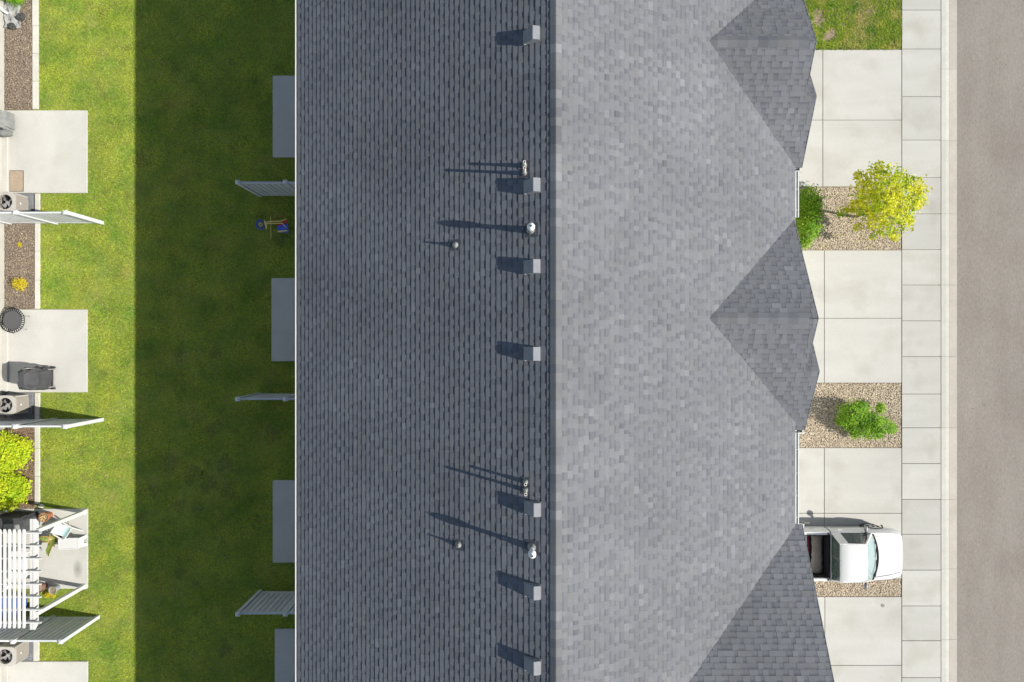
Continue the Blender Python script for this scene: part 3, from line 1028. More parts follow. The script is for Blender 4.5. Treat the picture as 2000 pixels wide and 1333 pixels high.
gl = ['tan pebble gravel under the golden tree', 'tan pebble gravel around the lone green shrub', 'narrow tan pebble strip beside the white pickup']
for i, (x0, y0, x1, y1) in enumerate(gbeds):
    b = MB().add([(x0, y0, -0.035), (x1, y0, -0.035), (x1, y1, -0.035), (x0, y1, -0.035)], [(0, 1, 2, 3)]).build('gravel_bed', 'gravel_bed')
    b['kind'] = 'structure'
    tag(pebbles('gravel', x0, y0, x1, y1, 1900, 70 + i), gl[i], 'gravel', kind='stuff')


# grass
def noise2(x, y, seed, scale):
    r_ = np.random.default_rng(seed)
    s = np.zeros_like(x)
    for k in range(9):
        a = r_.uniform(0, 6.283); f = scale * r_.uniform(0.6, 2.0); p = r_.uniform(0, 6.283)
        s += np.sin(f * (x * math.cos(a) + y * math.sin(a)) + p)
    return s / 3.0


def blades(name, rect, dens, hgt, wid, m, seed, holes=(), bald=()):
    r_ = np.random.default_rng(seed)
    x0, y0, x1, y1 = rect
    n = int((x1 - x0) * (y1 - y0) * dens)
    x = r_.uniform(x0, x1, n); y = r_.uniform(y0, y1, n)
    keep = np.ones(n, bool)
    for (a, b, c, d) in holes:
        keep &= ~((x > a) & (x < c) & (y > b) & (y < d))
    for (bx, by, br, bp) in bald:
        dd = np.hypot(x - bx, y - by) * (1 + 0.3 * np.sin(5 * np.arctan2(y - by, x - bx) + bx))
        keep &= ~((dd < br) & (r_.uniform(0, 1, n) < bp * np.clip(2 - 2 * dd / br, 0, 1)))
    x, y = x[keep], y[keep]; n = len(x)
    nz = noise2(x, y, seed, 2.5)
    h = hgt * r_.uniform(0.6, 1.25, n) * (1 + 0.18 * nz)
    a = r_.uniform(0, 6.283, n)
    lean = r_.uniform(0.7, 2.2, n) * h
    w = wid * r_.uniform(0.7, 1.3, n)
    b_ = a + 1.5708 + r_.normal(0, 0.5, n)
    bx, by = np.cos(b_) * w / 2, np.sin(b_) * w / 2
    z0 = -0.03
    tx, ty = x + np.cos(a) * lean, y + np.sin(a) * lean
    mx, my = x + np.cos(a) * lean * 0.35, y + np.sin(a) * lean * 0.35
    zb = np.full(n, z0)
    V = np.stack([np.stack([x - bx, y - by, zb], 1), np.stack([x + bx, y + by, zb], 1),
                  np.stack([mx + bx * 0.9, my + by * 0.9, z0 + h * 0.62], 1), np.stack([mx - bx * 0.9, my - by * 0.9, z0 + h * 0.62], 1),
                  np.stack([tx, ty, z0 + h], 1)], 1)
    o = (np.arange(n) * 5)[:, None]
    tri = np.concatenate([o + np.array([[0, 1, 2]]), o + np.array([[0, 2, 3]]), o + np.array([[3, 2, 4]])], 1).reshape(-1, 3)
    return raw(name, V.reshape(-1, 3), tri, 3, m)


holes = [(a - 0.01, b - 0.01, c + 0.01, d + 0.01) for (a, b, c, d) in patio_l + patio_r]
dark_spots = [(330, 905, .30), (372, 925, .36), (405, 945, .34), (440, 905, .30), (445, 960, .26), (350, 990, .25), (385, 1000, .2), (300, 960, .22), (530, 850, .3), (440, 1270, .28), (420, 690, .22), (410, 840, .24), (545, 470, .25), (350, 1120, .2)]
for k, (px, py, r) in enumerate(dark_spots):
    q = P(px, py, 0); poly = []
    for i in range(20):
        t = 2 * math.pi * i / 20
        w = r * (1 + .28 * math.sin(3 * t + k) + .18 * math.sin(5 * t + 2 * k) + .12 * math.sin(8 * t + 3 * k))
        poly.append((q.x + w * math.cos(t), q.y + w * 1.15 * math.sin(t), -0.024))
    MB().add(poly, [tuple(range(20))]).build('bare_soil', 'dark_soil', lawn)
bald = [(pxX(px), pyY(py), r * 1.3, .4) for px, py, r in dark_spots] + [(pxX(px), pyY(py), r * 1.0, p) for px, py, r, p in ((340, 890, .35, .6), (420, 930, .4, .5), (300, 940, .3, .5), (360, 960, .35, .5), (180, 1180, .4, .6), (120, 780, .5, .5), (90, 905, .25, .6),
                                                            (180, 45, .3, .5), (150, 135, .35, .4), (140, 520, .3, .4), (480, 660, .3, .4), (350, 1160, .3, .4), (230, 800, .3, .35), (510, 850, .35, .5))]
gr = blades('lawn_grass', (lawn_x0, -13.6, lawn_x1 - 0.05, 13.6), 1900, 0.036, 0.011, 'grass', 5, holes, bald)
tag(gr, 'mown green back lawn, half of it in the house shadow', 'grass', kind='stuff')
fl = (X_GAR + 0.1, pyY(97) + 0.01, X_SW0 - 0.01, 13.9)
fs = MB().add([(fl[0] - 0.2, fl[1], -0.03), (fl[2], fl[1], -0.03), (fl[2], YT, -0.03), (fl[0] - 0.2, YT, -0.03)], [(0, 1, 2, 3)]).build('front_lawn_soil', 'soil')
fs['kind'] = 'structure'
bald2 = [(pxX(1600), pyY(38), .34, .95), (pxX(1623), pyY(68), .22, .95), (pxX(1616), pyY(74), .22, .95), (pxX(1596), pyY(22), .15, .9), (pxX(1648), pyY(50), .14, .8), (pxX(1628), pyY(62), .16, .9), (pxX(1702), pyY(20), .25, .6)]
fg = blades('front_grass', fl, 2600, 0.055, 0.015, 'grass_front', 6, (), bald2)
tag(fg, 'coarse patchy front grass beside the driveway at the top right', 'grass', kind='stuff')


# ---------------------------------------------------------------- vegetation
def leaves(name, blobs, size, m, parent, seed, up=1.0, fold=0.2):
    r_ = np.random.default_rng(seed)
    C, Nr = [], []
    for (c, rad, n) in blobs:
        d = r_.normal(0, 1, (n, 3)); d /= np.linalg.norm(d, axis=1)[:, None]
        rr = r_.uniform(0.3, 1.0, n) ** 0.6
        ex = r_.uniform(0, 1, n) < 0.16
        rr = np.where(ex, r_.uniform(1.0, 1.4, n), rr)
        C.append(np.array(c) + d * rr[:, None] * np.array(rad)); Nr.append(d)
    C = np.concatenate(C); Nr = np.concatenate(Nr); n = len(C)
    Nr = Nr * 0.6 + np.array([0, 0, up]) + r_.normal(0, 0.45, (n, 3))
    Nr /= np.linalg.norm(Nr, axis=1)[:, None]
    t = np.cross(Nr, r_.normal(0, 1, (n, 3))); t /= np.linalg.norm(t, axis=1)[:, None]
    b = np.cross(Nr, t)
    s = size * r_.uniform(0.6, 1.3, n)[:, None]
    V = np.stack([C - t * s, C + b * s * 0.45 - t * s * 0.15 + Nr * s * fold, C + t * s - Nr * s * 0.1, C - b * s * 0.45 - t * s * 0.15 + Nr * s * fold], 1)
    o = (np.arange(n) * 4)[:, None]
    tri = np.concatenate([o + np.array([[0, 1, 2]]), o + np.array([[0, 2, 3]])], 1).reshape(-1, 3)
    V = V.reshape(-1, 3)
    if parent is not None:
        V = V - np.array(parent.location)[None]
    return raw(name, V, tri, 3, m, parent)


# golden tree over the gravel
tb = P(1671, 424, 0)
tree = thing('golden_tree', 'young golden leaved maple in the gravel between two driveways', 'tree', tb)
rt = random.Random(4)
cc = P(1735, 396, 2.25)
br = MB()
trunk = [tb + Vector((0, 0, -0.05)), tb + Vector((0.02, 0.01, 0.7)), tb + Vector((-0.01, 0.03, 1.3)), tb + Vector((0.03, 0.02, 1.9)), tb + Vector((0.02, 0.05, 2.8))]
rad = [0.055, 0.045, 0.04, 0.032, 0.015]
for k in range(4):
    br.tube(trunk[k], trunk[k + 1], rad[k], rad[k + 1], 9, cap=(k in (0, 3)))
crown_px = [  # px, py, z, radius px of clumps forming the outline in the photo
    (1712, 335, 2.3, 17), (1724, 330, 2.5, 13), (1742, 345, 2.6, 20), (1758, 352, 2.4, 16), (1775, 358, 2.5, 16), (1793, 362, 2.3, 15), (1800, 375, 2.2, 12),
    (1685, 350, 2.0, 15), (1677, 342, 2.0, 9), (1692, 372, 1.9, 20), (1712, 365, 2.7, 22), (1736, 370, 3.1, 24), (1762, 378, 2.8, 22), (1785, 388, 2.4, 17), (1797, 392, 2.0, 12),
    (1680, 392, 1.6, 15), (1702, 395, 2.4, 22), (1728, 396, 3.2, 24), (1752, 402, 2.9, 22), (1776, 408, 2.3, 15), (1788, 402, 2.0, 10),
    (1674, 402, 1.3, 12), (1692, 414, 1.7, 16), (1716, 418, 2.3, 20), (1742, 424, 2.3, 20), (1764, 424, 2.0, 14), (1780, 430, 1.7, 9),
    (1650, 414, 1.1, 8), (1638, 418, 1.0, 6), (1660, 408, 1.2, 9), (1676, 444, 1.0, 8), (1702, 440, 1.3, 10), (1728, 446, 1.7, 15), (1746, 456, 1.5, 12), (1705, 462, 1.1, 7), (1770, 440, 1.6, 11), (1748, 466, 1.3, 7)]
bl = []
for px, py, z, r in crown_px:
    c = P(px, py, z); rr = r * (H - z) / F
    nn = int(12 + 1750 * rr * rr)
    bl.append((c, (rr * 1.1, rr * 1.1, rr * 0.9), nn))
    k = min(3, max(1, int(z)))
    st = trunk[1] + (trunk[4] - trunk[1]) * min(max((z - 0.7) / 2.6, 0.02), 0.95)
    st = st - Vector((0, 0, 0.12))
    br.tube(st, c, 0.016, 0.006, 5, cap=False)
    for _ in range(2):
        e = c + Vector((rt.uniform(-1, 1), rt.uniform(-1, 1), rt.uniform(-.5, 1))) * rr * 0.9
        br.tube(st.lerp(c, rt.uniform(.6, .95)), e, 0.006, 0.003, 4, cap=False)
br.build('trunk', 'bark', tree, smooth=True, world=True)
leaves('crown', bl, 0.058, 'leaf_gold', tree, 41)


def shrub(name, label, blist, m, base, size, seed, nstem=6, dens=1.0):
    t = thing(name, label, 'shrub', base)
    st = MB(); bl = []
    rr = random.Random(seed)
    for px, py, z, r, fl_ in blist:
        c = P(px, py, z); q = r * (H - z) / F
        bl.append((c, (q, q, q * fl_), int(dens * 3600 * q * q) + 60))
        st.tube(Vector(base) + Vector((rr.uniform(-.06, .06), rr.uniform(-.06, .06), -0.03)), c, 0.014, 0.005, 5, cap=False)
    st.build('stem', 'bark', t, world=True)
    leaves('foliage', bl, size, m, t, seed)
    return t


shrub('round_bush', 'rounded green bush hugging the front wall beside the gravel', [(1578, 384, .75, 19, 1.4), (1573, 405, .8, 20, 1.5), (1585, 402, .65, 20, 1.3), (1583, 424, .75, 20, 1.4), (1574, 440, .8, 18, 1.4), (1586, 446, .55, 16, 1.2), (1576, 462, .45, 15, 1.0), (1570, 475, .35, 11, .9)],
      'leaf_bush', P(1566, 428, 0), 0.045, 51, dens=1.5)
shrub('spreading_shrub', 'spreading green shrub alone on the gravel between two driveways', [(1662, 806, .55, 22, 1.0), (1646, 822, .4, 13, .9), (1680, 798, .5, 15, .9), (1664, 830, .4, 16, .8), (1690, 815, .5, 17, .9), (1682, 838, .45, 17, .8), (1708, 824, .55, 19, 1.0), (1726, 832, .5, 17, .9), (1742, 838, .35, 10, .8), (1720, 797, .35, 10, .7), (1700, 846, .35, 13, .7), (1716, 848, .3, 10, .6), (1668, 850, .2, 7, .6)],
      'leaf_shrub', P(1676, 815, 0), 0.038, 52, dens=1.9)
shrub('lime_shrub', 'upper of two large lime shrubs at the left edge', [(8, 862, .6, 17, 1.2), (26, 872, .65, 20, 1.2), (40, 880, .5, 17, 1.0), (12, 892, .75, 24, 1.2), (32, 898, .6, 19, 1.1), (8, 915, .5, 15, 1.0), (50, 872, .35, 10, .9)], 'leaf_lime', P(36, 888, 0), 0.05, 53, dens=1.4)
shrub('lime_shrub', 'lower of two large lime shrubs at the left edge, beside the pergola', [(8, 938, .6, 15, 1.2), (26, 942, .6, 17, 1.1), (42, 952, .5, 15, 1.0), (14, 962, .7, 22, 1.2), (34, 968, .55, 17, 1.0), (10, 986, .45, 12, 1.0), (24, 985, .4, 11, .9)], 'leaf_lime', P(38, 960, 0), 0.05, 54, dens=1.4)
shrub('yellow_shrub', 'small round yellow shrub in the tan mulch bed', [(38, 556, .2, 12, .9), (32, 552, .15, 7, .8), (44, 552, .15, 7, .8)], 'leaf_yellow', P(40, 556, 0), 0.026, 55, dens=2.5)
shrub('yellow_seedling', 'tiny sprig of yellow leaves in the mulch above the yellow shrub', [(38, 478, .05, 4, .7)], 'leaf_yellow', P(38, 478, 0), 0.03, 56, dens=0.3)

# ornamental grass clump at the top left corner
og = thing('ornamental_grass', 'clump of long green ornamental grass at the top left corner', 'grass clump', P(38, -2, 0))
gm = MB(); rr = random.Random(9)
b0 = P(38, -2, 0)
for k in range(300):
    a = rr.uniform(0, 6.283); l = rr.uniform(0.25, 0.55)
    p0 = b0 + Vector((rr.uniform(-.15, .15), rr.uniform(-.15, .15), -0.02))
    dx = Vector((math.cos(a), math.sin(a), 0))
    sd = Vector((-math.sin(a), math.cos(a), 0)) * 0.009
    m1 = p0 + dx * l * .4 + Vector((0, 0, l * .75)); e = p0 + dx * l * .95 + Vector((0, 0, l * rr.uniform(.3, .6)))
    gm.add([p0 - sd, p0 + sd, m1 + sd, m1 - sd, e], [(0, 1, 2, 3), (3, 2, 4)])
gm.build('blades', 'leaf_shrub', og, world=True)
fsx = MB(); nx, ny = 18, 16
a0 = P(8, 62, 0.0)
vs = []
for j in range(ny):
    for i in range(nx):
        u, v = i / (nx - 1), j / (ny - 1)
        x = a0.x + 0.02 + u * 0.62 + 0.03 * math.sin(7 * v); y = a0.y + 0.1 + v * 1.0 + 0.03 * math.sin(9 * u)
        z = 0.035 + 0.02 * math.sin(13 * u + 4 * v) + 0.018 * math.sin(17 * v - 9 * u + 1) + 0.012 * math.sin(31 * u + 23 * v)
        vs.append((x, y, z))
fsx.add(vs, [(j * nx + i, j * nx + i + 1, (j + 1) * nx + i + 1, (j + 1) * nx + i) for j in range(ny - 1) for i in range(nx - 1)])
fo = fsx.build('landscape_fabric', 'fabric_sheet', smooth=True)
sm_ = fo.modifiers.new('thick', 'SOLIDIFY'); sm_.thickness = 0.004
tag(fo, 'crumpled grey landscape fabric showing through the mulch at the top left', 'fabric sheet')
for px, py, r, lb in ((39, 33, .17, 'larger dark rock lying on the crumpled fabric'), (22, 51, .15, 'smaller dark rock below the crumpled fabric')):
    q = P(px, py, 0.08)
    tag(MB().blob((q.x, q.y, 0.06), r, r * .8, .09, jag=.16, seed=px).build('dark_rock', 'rock_dark'), lb, 'rock')
q = P(1727, 455, 0.03)
tag(MB().blob((q.x, q.y, 0.02), .05, .05, .05, jag=.06, seed=3).build('white_stone', 'rock_pale'), 'single pale stone on the gravel under the golden tree', 'stone')
q = P(86, 990, 0.03)
tag(MB().blob((q.x - 0.13, q.y + 0.02, 0.01), .11, .07, .06, jag=.1, seed=8).build('edging_stone', 'rock_pale'), 'small grey stone at the end of the garden kerb by the patio', 'stone')
# downspout end at the left edge
ds_ = thing('downspout', 'grey downspout elbow at the left edge beside the crumpled fabric', 'downspout', (XN + 0.08, pyY(24), 0))
MB().box(-0.04, -0.05, 0.2, 0.04, 0.05, 5.4).build('pipe', 'vinyl_grey', ds_)
MB().bar((0.0, 0, 0.2), (0.16, -0.10, 0.07), 0.09, 0.06).build('elbow', 'vinyl_grey', ds_)


# ---------------------------------------------------------------- privacy fences (run along X)
def fence(name, label, posts, y, grp, top_z=1.92, group=None):
    f = thing(name, label, 'fence', (posts[0], y, 0), group=grp)
    for x in posts:
        p = MB().box(x - 0.062, y - 0.062, -0.2, x + 0.062, y + 0.062, top_z).build('post', 'vinyl_grey', f, world=True)
        MB().loft([[(x + sx * r, y + sy * r, z) for sx, sy in ((-1, -1), (1, -1), (1, 1), (-1, 1))] for r, z in ((0.075, top_z + 0.001), (0.075, top_z + 0.035), (0.02, top_z + 0.07))]).build('post_cap', 'vinyl_grey', p, world=True)
    for a, b in zip(posts[:-1], posts[1:]):
        s = 1 if b > a else -1
        x0, x1 = min(a, b) + 0.064, max(a, b) - 0.064
        MB().box(x0, y - 0.03, top_z - 0.14, x1, y + 0.03, top_z - 0.03).build('top_rail', 'vinyl_grey', f, world=True)
        MB().box(x0, y - 0.03, 0.05, x1, y + 0.03, 0.19).build('bottom_rail', 'vinyl_grey', f, world=True)
        n = 8
        for k in range(n):
            u0 = x0 + (x1 - x0) * k / n + 0.018; u1 = x0 + (x1 - x0) * (k + 1) / n - 0.018
            MB().box(u0, y - 0.022, 0.188, u1, y + 0.022, top_z - 0.138).build('slat', 'vinyl_grey', f, world=True, bevel=0.004)
        MB().box(x0, y - 0.004, 0.19, x1, y + 0.004, top_z - 0.14).build('backing', 'trim_grey', f, world=True)
    return f


gname = 'privacy fences between the back patios'
pr = [-9.45, -7.81, -6.15, -5.72]
fence('privacy_fence', 'grey slatted privacy fence in shade above the blue and yellow toy', pr, 5.475, gname)
fence('privacy_fence', 'grey slatted privacy fence in shade, seen nearly edge on, middle of three', pr, -2.0, gname)
fence('privacy_fence', 'grey slatted privacy fence in shade nearest the bottom of the picture', pr, -9.41, gname)
pl = [-15.40, -17.12, -18.85]
fence('privacy_fence', 'sunlit pale privacy fence below the doormat patio', pl, 4.435, gname)
fence('privacy_fence', 'sunlit pale privacy fence between the covered grill and the lime shrubs', pl, -2.95, gname)
fence('privacy_fence', 'sunlit pale privacy fence just below the white pergola', [-15.55, -17.2, -18.85], -10.36, gname)


# ---------------------------------------------------------------- air conditioners
def ac(label, px, py):
    q = P(px, py, 0.0)
    x0, x1 = -18.80, q.x
    yc = q.y
    a = thing('air_conditioner', label, 'air conditioner', ((x0 + x1) / 2, yc, 0), group='air conditioners by the neighbour wall')
    hx, hy, hz = (x1 - x0) / 2, 0.34, 0.72
    def rr_(hx, hy, r, n=4):
        pts = []
        for cx, cy, a0 in ((hx - r, hy - r, 0), (-hx + r, hy - r, 90), (-hx + r, -hy + r, 180), (hx - r, -hy + r, 270)):
            for k in range(n + 1):
                t = R(a0 + 90 * k / n); pts.append((cx + r * math.cos(t), cy + r * math.sin(t)))
        return pts
    MB().box(-hx - 0.1, -hy - 0.06, -0.05, hx + 0.12, hy + 0.06, 0.05).build('pad', 'slate', a)
    MB().loft([[(x, y, z) for x, y in rr_(q_, r_, 0.12 - e_)] for q_, r_, e_, z in ((hx - .015, hy - .015, 0, .051), (hx - .015, hy - .015, 0, hz - .052), (hx - .05, hy - .05, .03, hz - .052), (hx - .05, hy - .05, .03, .051))], cap0=False, cap1=False).build('coil', 'ac_fin', a)
    for k in range(17):
        z = 0.09 + k * (hz - 0.18) / 17
        out, inn = rr_(hx, hy, 0.13), rr_(hx - 0.02, hy - 0.02, 0.115)
        MB().loft([[(x, y, z) for x, y in out], [(x, y, z + 0.012) for x, y in out], [(x, y, z + 0.012) for x, y in inn], [(x, y, z) for x, y in inn]], cap0=False, cap1=False).build('louvre', 'ac_fin', a)
    for sx, sy in ((1, 1), (1, -1), (-1, 1), (-1, -1)):
        MB().box(sx * (hx - 0.035) - 0.03, sy * (hy - 0.035) - 0.03, 0.052, sx * (hx - 0.035) + 0.03, sy * (hy - 0.035) + 0.03, hz - 0.052).build('corner_post', 'ac_case', a, bevel=0.02)
    n = 32
    rf = 0.27
    outer = []
    tt = [2 * math.pi * k / 40 for k in range(40)]
    sg_ = lambda c, e: math.copysign(abs(c) ** e, c)
    outer = [((hx + .01) * sg_(math.cos(t), .42), (hy + .01) * sg_(math.sin(t), .42)) for t in tt]
    inner = [(rf * math.cos(t), rf * math.sin(t)) for t in tt]
    lid = MB().loft([[(x, y, hz - 0.05) for x, y in outer], [(x, y, hz) for x, y in outer], [(x, y, hz + 0.012) for x, y in inner], [(x, y, hz - 0.06) for x, y in inner]], cap0=False, cap1=False).build('lid', 'ac_case', a, bevel=0)
    MB().lathe([(0.001, hz - 0.22), (rf + 0.02, hz - 0.22)], n=24, cap=False).build('fan_well', 'black', a)
    fn = MB().lathe([(0.06, hz - 0.15), (0.06, hz - 0.09), (0.02, hz - 0.08)], n=12).build('fan', 'ac_case', a)
    for k in range(4):
        t = R(90 * k + 20); t2 = t + 0.75
        MB().add([(0.05 * math.cos(t), 0.05 * math.sin(t), hz - 0.10), (0.23 * math.cos(t), 0.23 * math.sin(t), hz - 0.09), (0.23 * math.cos(t2), 0.23 * math.sin(t2), hz - 0.15), (0.06 * math.cos(t2), 0.06 * math.sin(t2), hz - 0.15)], [(0, 1, 2, 3)]).build('blade', 'trim_grey', fn)
    gm_ = MB()
    for r in (0.07, 0.11, 0.15, 0.19, 0.23):
        gm_.ring((0, 0, hz + 0.012), r, 0.0025, 24, 4)
    for k in range(6):
        t = R(60 * k); gm_.bar((0.05 * math.cos(t), 0.05 * math.sin(t), hz + 0.012), (0.255 * math.cos(t), 0.255 * math.sin(t), hz + 0.012), 0.005, 0.005)
    gm_.build('grille', 'black', a)
    MB().box(hx + 0.002, -0.04, 0.42, hx + 0.008, 0.03, 0.47).build('badge', 'plastic_white', a)
    return a


ac('air conditioner between the doormat patio and its fence', 58, 403)
ac('air conditioner beside the black covered grill', 59, 788)
ac('air conditioner tucked under the fence below the pergola', 59, 1264)
for py0, py1 in ((378, 412), (767.5, 833), (1250, 1291.5)):
    b = MB().box(XN + 0.05, pyY(py1), -0.06, pxX(66), pyY(py0), -0.008).build('gravel_pad', 'slate'); b['kind'] = 'structure'


# ---------------------------------------------------------------- patio things
q = P(32.5, 354, 0.03)
dm = thing('doormat', 'brown doormat on the pale patio at the left edge', 'doormat', (q.x, q.y, 0.031))
MB().box(-0.25, -0.385, 0, 0.25, 0.385, 0.012).build('pile', 'doormat', dm, bevel=0.006)
MB().box(-0.262, -0.397, -0.0005, 0.262, 0.397, 0.006).build('backing', 'rubber', dm)

# mini trampoline
q = P(24, 626, 0.23)
tp = thing('mini_trampoline', 'round black mini trampoline on the patio corner', 'trampoline', (q.x, q.y, 0.03))
MB().ring((0, 0, 0.20), 0.455, 0.014, 40, 6).build('rim', 'black', tp, smooth=True)
MB().lathe([(0.001, 0.2), (0.345, 0.2), (0.352, 0.195), (0.345, 0.19), (0.001, 0.19)], n=40, cap=False).build('mat', 'mat_cloth', tp)
for k in range(32):
    t = 2 * math.pi * k / 32
    MB().bar((0.34 * math.cos(t), 0.34 * math.sin(t), 0.2), (0.47 * math.cos(t), 0.47 * math.sin(t), 0.203), 0.030, 0.012).build('band', 'black', tp)
for k in range(6):
    t = 2 * math.pi * (k + 0.3) / 6
    l_ = MB().tube((0.44 * math.cos(t), 0.44 * math.sin(t), 0.2), (0.50 * math.cos(t), 0.50 * math.sin(t), 0.0), 0.012, n=8).build('leg', 'trim_grey', tp)
    MB().tube((0.50 * math.cos(t), 0.50 * math.sin(t), -0.002), (0.50 * math.cos(t), 0.50 * math.sin(t), 0.025), 0.016, n=8).build('foot', 'rubber', l_)

# covered grill
gx, gy = -17.45, pyY(740, 0.5)
gr_ = thing('covered_grill', 'barbecue grill under a wrinkled black cover on the patio', 'grill', (gx, gy, 0.03))


def cover(z, hx, hy, ox=0, oy=0, seed=0, n=36, amp=0.015):
    rr = random.Random(seed); ph = rr.uniform(0, 6)
    pts = []
    for k in range(n):
        t = 2 * math.pi * k / n
        c, s = math.cos(t), math.sin(t)
        e = 0.35
        x = hx * math.copysign(abs(c) ** e, c); y = hy * math.copysign(abs(s) ** e, s)
        w = 1 + amp * math.sin(7 * t + ph) / max(hx, 0.2) + amp * 0.7 * math.sin(13 * t + ph * 2) / max(hx, .2)
        pts.append((ox + x * w, oy + y * w, z))
    return pts


rings = [cover(0.16, 0.30, 0.42, 0, 0, 1, amp=.022), cover(0.5, 0.29, 0.40, 0, 0, 2, amp=.02), cover(0.80, 0.28, 0.38, 0, 0, 3, amp=.03), cover(0.92, 0.24, 0.36, -0.03, 0, 4, amp=.03), cover(1.08, 0.17, 0.32, -0.06, 0, 5, amp=.02), cover(1.15, 0.10, 0.24, -0.07, 0, 6, amp=.006)]
MB().loft(rings).build('cover', 'grill_cover', gr_, smooth=True)
pp = MB()
for sgn in (-1, 1):
    pts = [Vector((0.22, sgn * 0.405, .86)), Vector((0.05, sgn * 0.40, .90)), Vector((-0.14, sgn * 0.375, 1.0)), Vector((-0.22, sgn * 0.36, .94)), Vector((-0.16, sgn * 0.395, .82)), Vector((0.0, sgn * 0.41, .72))]
    for a, b in zip(pts[:-1], pts[1:]):
        pp.tube(a, b, 0.007, n=6)
pp.build('piping', 'piping', gr_)
for sx, sy in ((0.33, 0.33), (0.33, -0.33), (-0.25, 0.33), (-0.25, -0.33)):
    MB().tube((sx, sy, 0.0), (sx * 0.8, sy, 0.3), 0.022, n=8).build('leg', 'boot_grey', gr_)
MB().bar((0.33, -0.33, 0.10), (0.33, 0.33, 0.10), 0.03, 0.03).build('axle', 'boot_grey', gr_)
for s in (-1, 1):
    MB().tube((0.30, s * 0.37, 0.075), (0.30, s * 0.42, 0.075), 0.075, n=16).build('wheel', 'rubber', gr_)

# grey covered chair at the left edge
cx, cy = -18.95, pyY(238, 0.5)
cv = thing('covered_chair', 'patio chair under a grey cover, cut by the left edge', 'chair', (cx, cy, 0.10))
MB().loft([cover(0.0, 0.36, 0.36, 0, .08, 11, amp=.02), cover(0.42, 0.34, 0.34, 0, .08, 12, amp=.02), cover(0.55, 0.30, 0.31, -.03, .08, 13), cover(0.62, 0.16, 0.2, -.05, .08, 14, amp=.006)]).build('seat_cover', 'grey_cover', cv, smooth=True)
MB().loft([cover(0.0, 0.10, 0.3, -0.17, -.14, 15), cover(0.7, 0.10, 0.3, -0.17, -.14, 16), cover(0.95, 0.06, 0.22, -0.17, -.14, 17, amp=.004)]).build('back_cover', 'grey_cover', cv, smooth=True)
MB().blob((0.14, -0.36, 0.2), 0.26, 0.14, 0.22, jag=.05, seed=6, z_floor=0.0).build('loose_hem', 'grey_cover', cv, smooth=True)

# pergola
pg = thing('pergola', 'white slatted pergola standing over the cluttered patio', 'pergola', (-16.0, pyY(1072), 0))
zt = 2.42
pyA, pyB = pyY(1000), pyY(1145)
PX = pxX(165)
for yy in (pyA, pyB):
    for xx in (PX, -18.9):
        p_ = MB().box(xx - 0.064, yy - 0.064, 0.031, xx + 0.064, yy + 0.064, zt).build('post', 'plastic_white', pg, world=True)
        MB().box(xx - 0.085, yy - 0.085, 0.0315, xx + 0.085, yy + 0.085, 0.10).build('base_trim', 'plastic_white', p_, world=True)
for xx in (PX - 0.135, PX - 0.045, -18.9 - 0.09, -18.9 + 0.09):
    ye0, ye1 = pyB - 0.52, pyA + 0.42
    prof = [(ye0 + 0.14, zt - 0.16), (ye0, zt - 0.02), (ye0, zt + 0.02), (ye1, zt + 0.02), (ye1, zt - 0.02), (ye1 - 0.14, zt - 0.16)]
    MB().xprism(prof, xx - 0.036, xx + 0.036).build('beam', 'plastic_white', pg, world=True)
ry0, ry1 = pyY(1041, zt + .1), pyY(1216, zt + .1)
for k in range(8):
    yy = ry0 + (ry1 - ry0) * k / 7
    x1 = PX + 0.29
    prof = [(-19.0, zt + 0.022), (x1 - 0.12, zt + 0.022), (x1, zt + 0.10), (x1, zt + 0.15), (-19.0, zt + 0.15)]
    MB().yprism(prof, yy - 0.02, yy + 0.02).build('rafter', 'plastic_white', pg, world=True)
xk = PX - 0.24
while xk > -19.0:
    ys0, ys1 = pyY(1228, zt + .2), pyY(1034, zt + .2)
    prof = [(ys0 + 0.05, zt + 0.152), (ys0, zt + 0.19), (ys0 + 0.03, zt + 0.21), (ys1 - 0.03, zt + 0.21), (ys1, zt + 0.19), (ys1 - 0.05, zt + 0.152)]
    MB().xprism(prof, xk - 0.032, xk + 0.032).build('slat', 'plastic_white', pg, world=True)
    xk -= 0.161


def pot(name, label, px, py, r, h, m, z0=0.03):
    q = P(px, py, z0)
    t = thing(name, label, 'plant pot', (q.x, q.y, z0))
    MB().lathe([(r * .68, 0.0), (r * .95, h * .85), (r * 1.06, h * .86), (r * 1.06, h), (r * .92, h), (r * .88, h * .85), (0.002, h * .85)], n=24).build('shell', m, t, smooth=False)
    MB().lathe([(0.001, h * .9), (r * .89, h * .88)], n=20, cap=False).build('soil', 'soil', t)
    return t, q


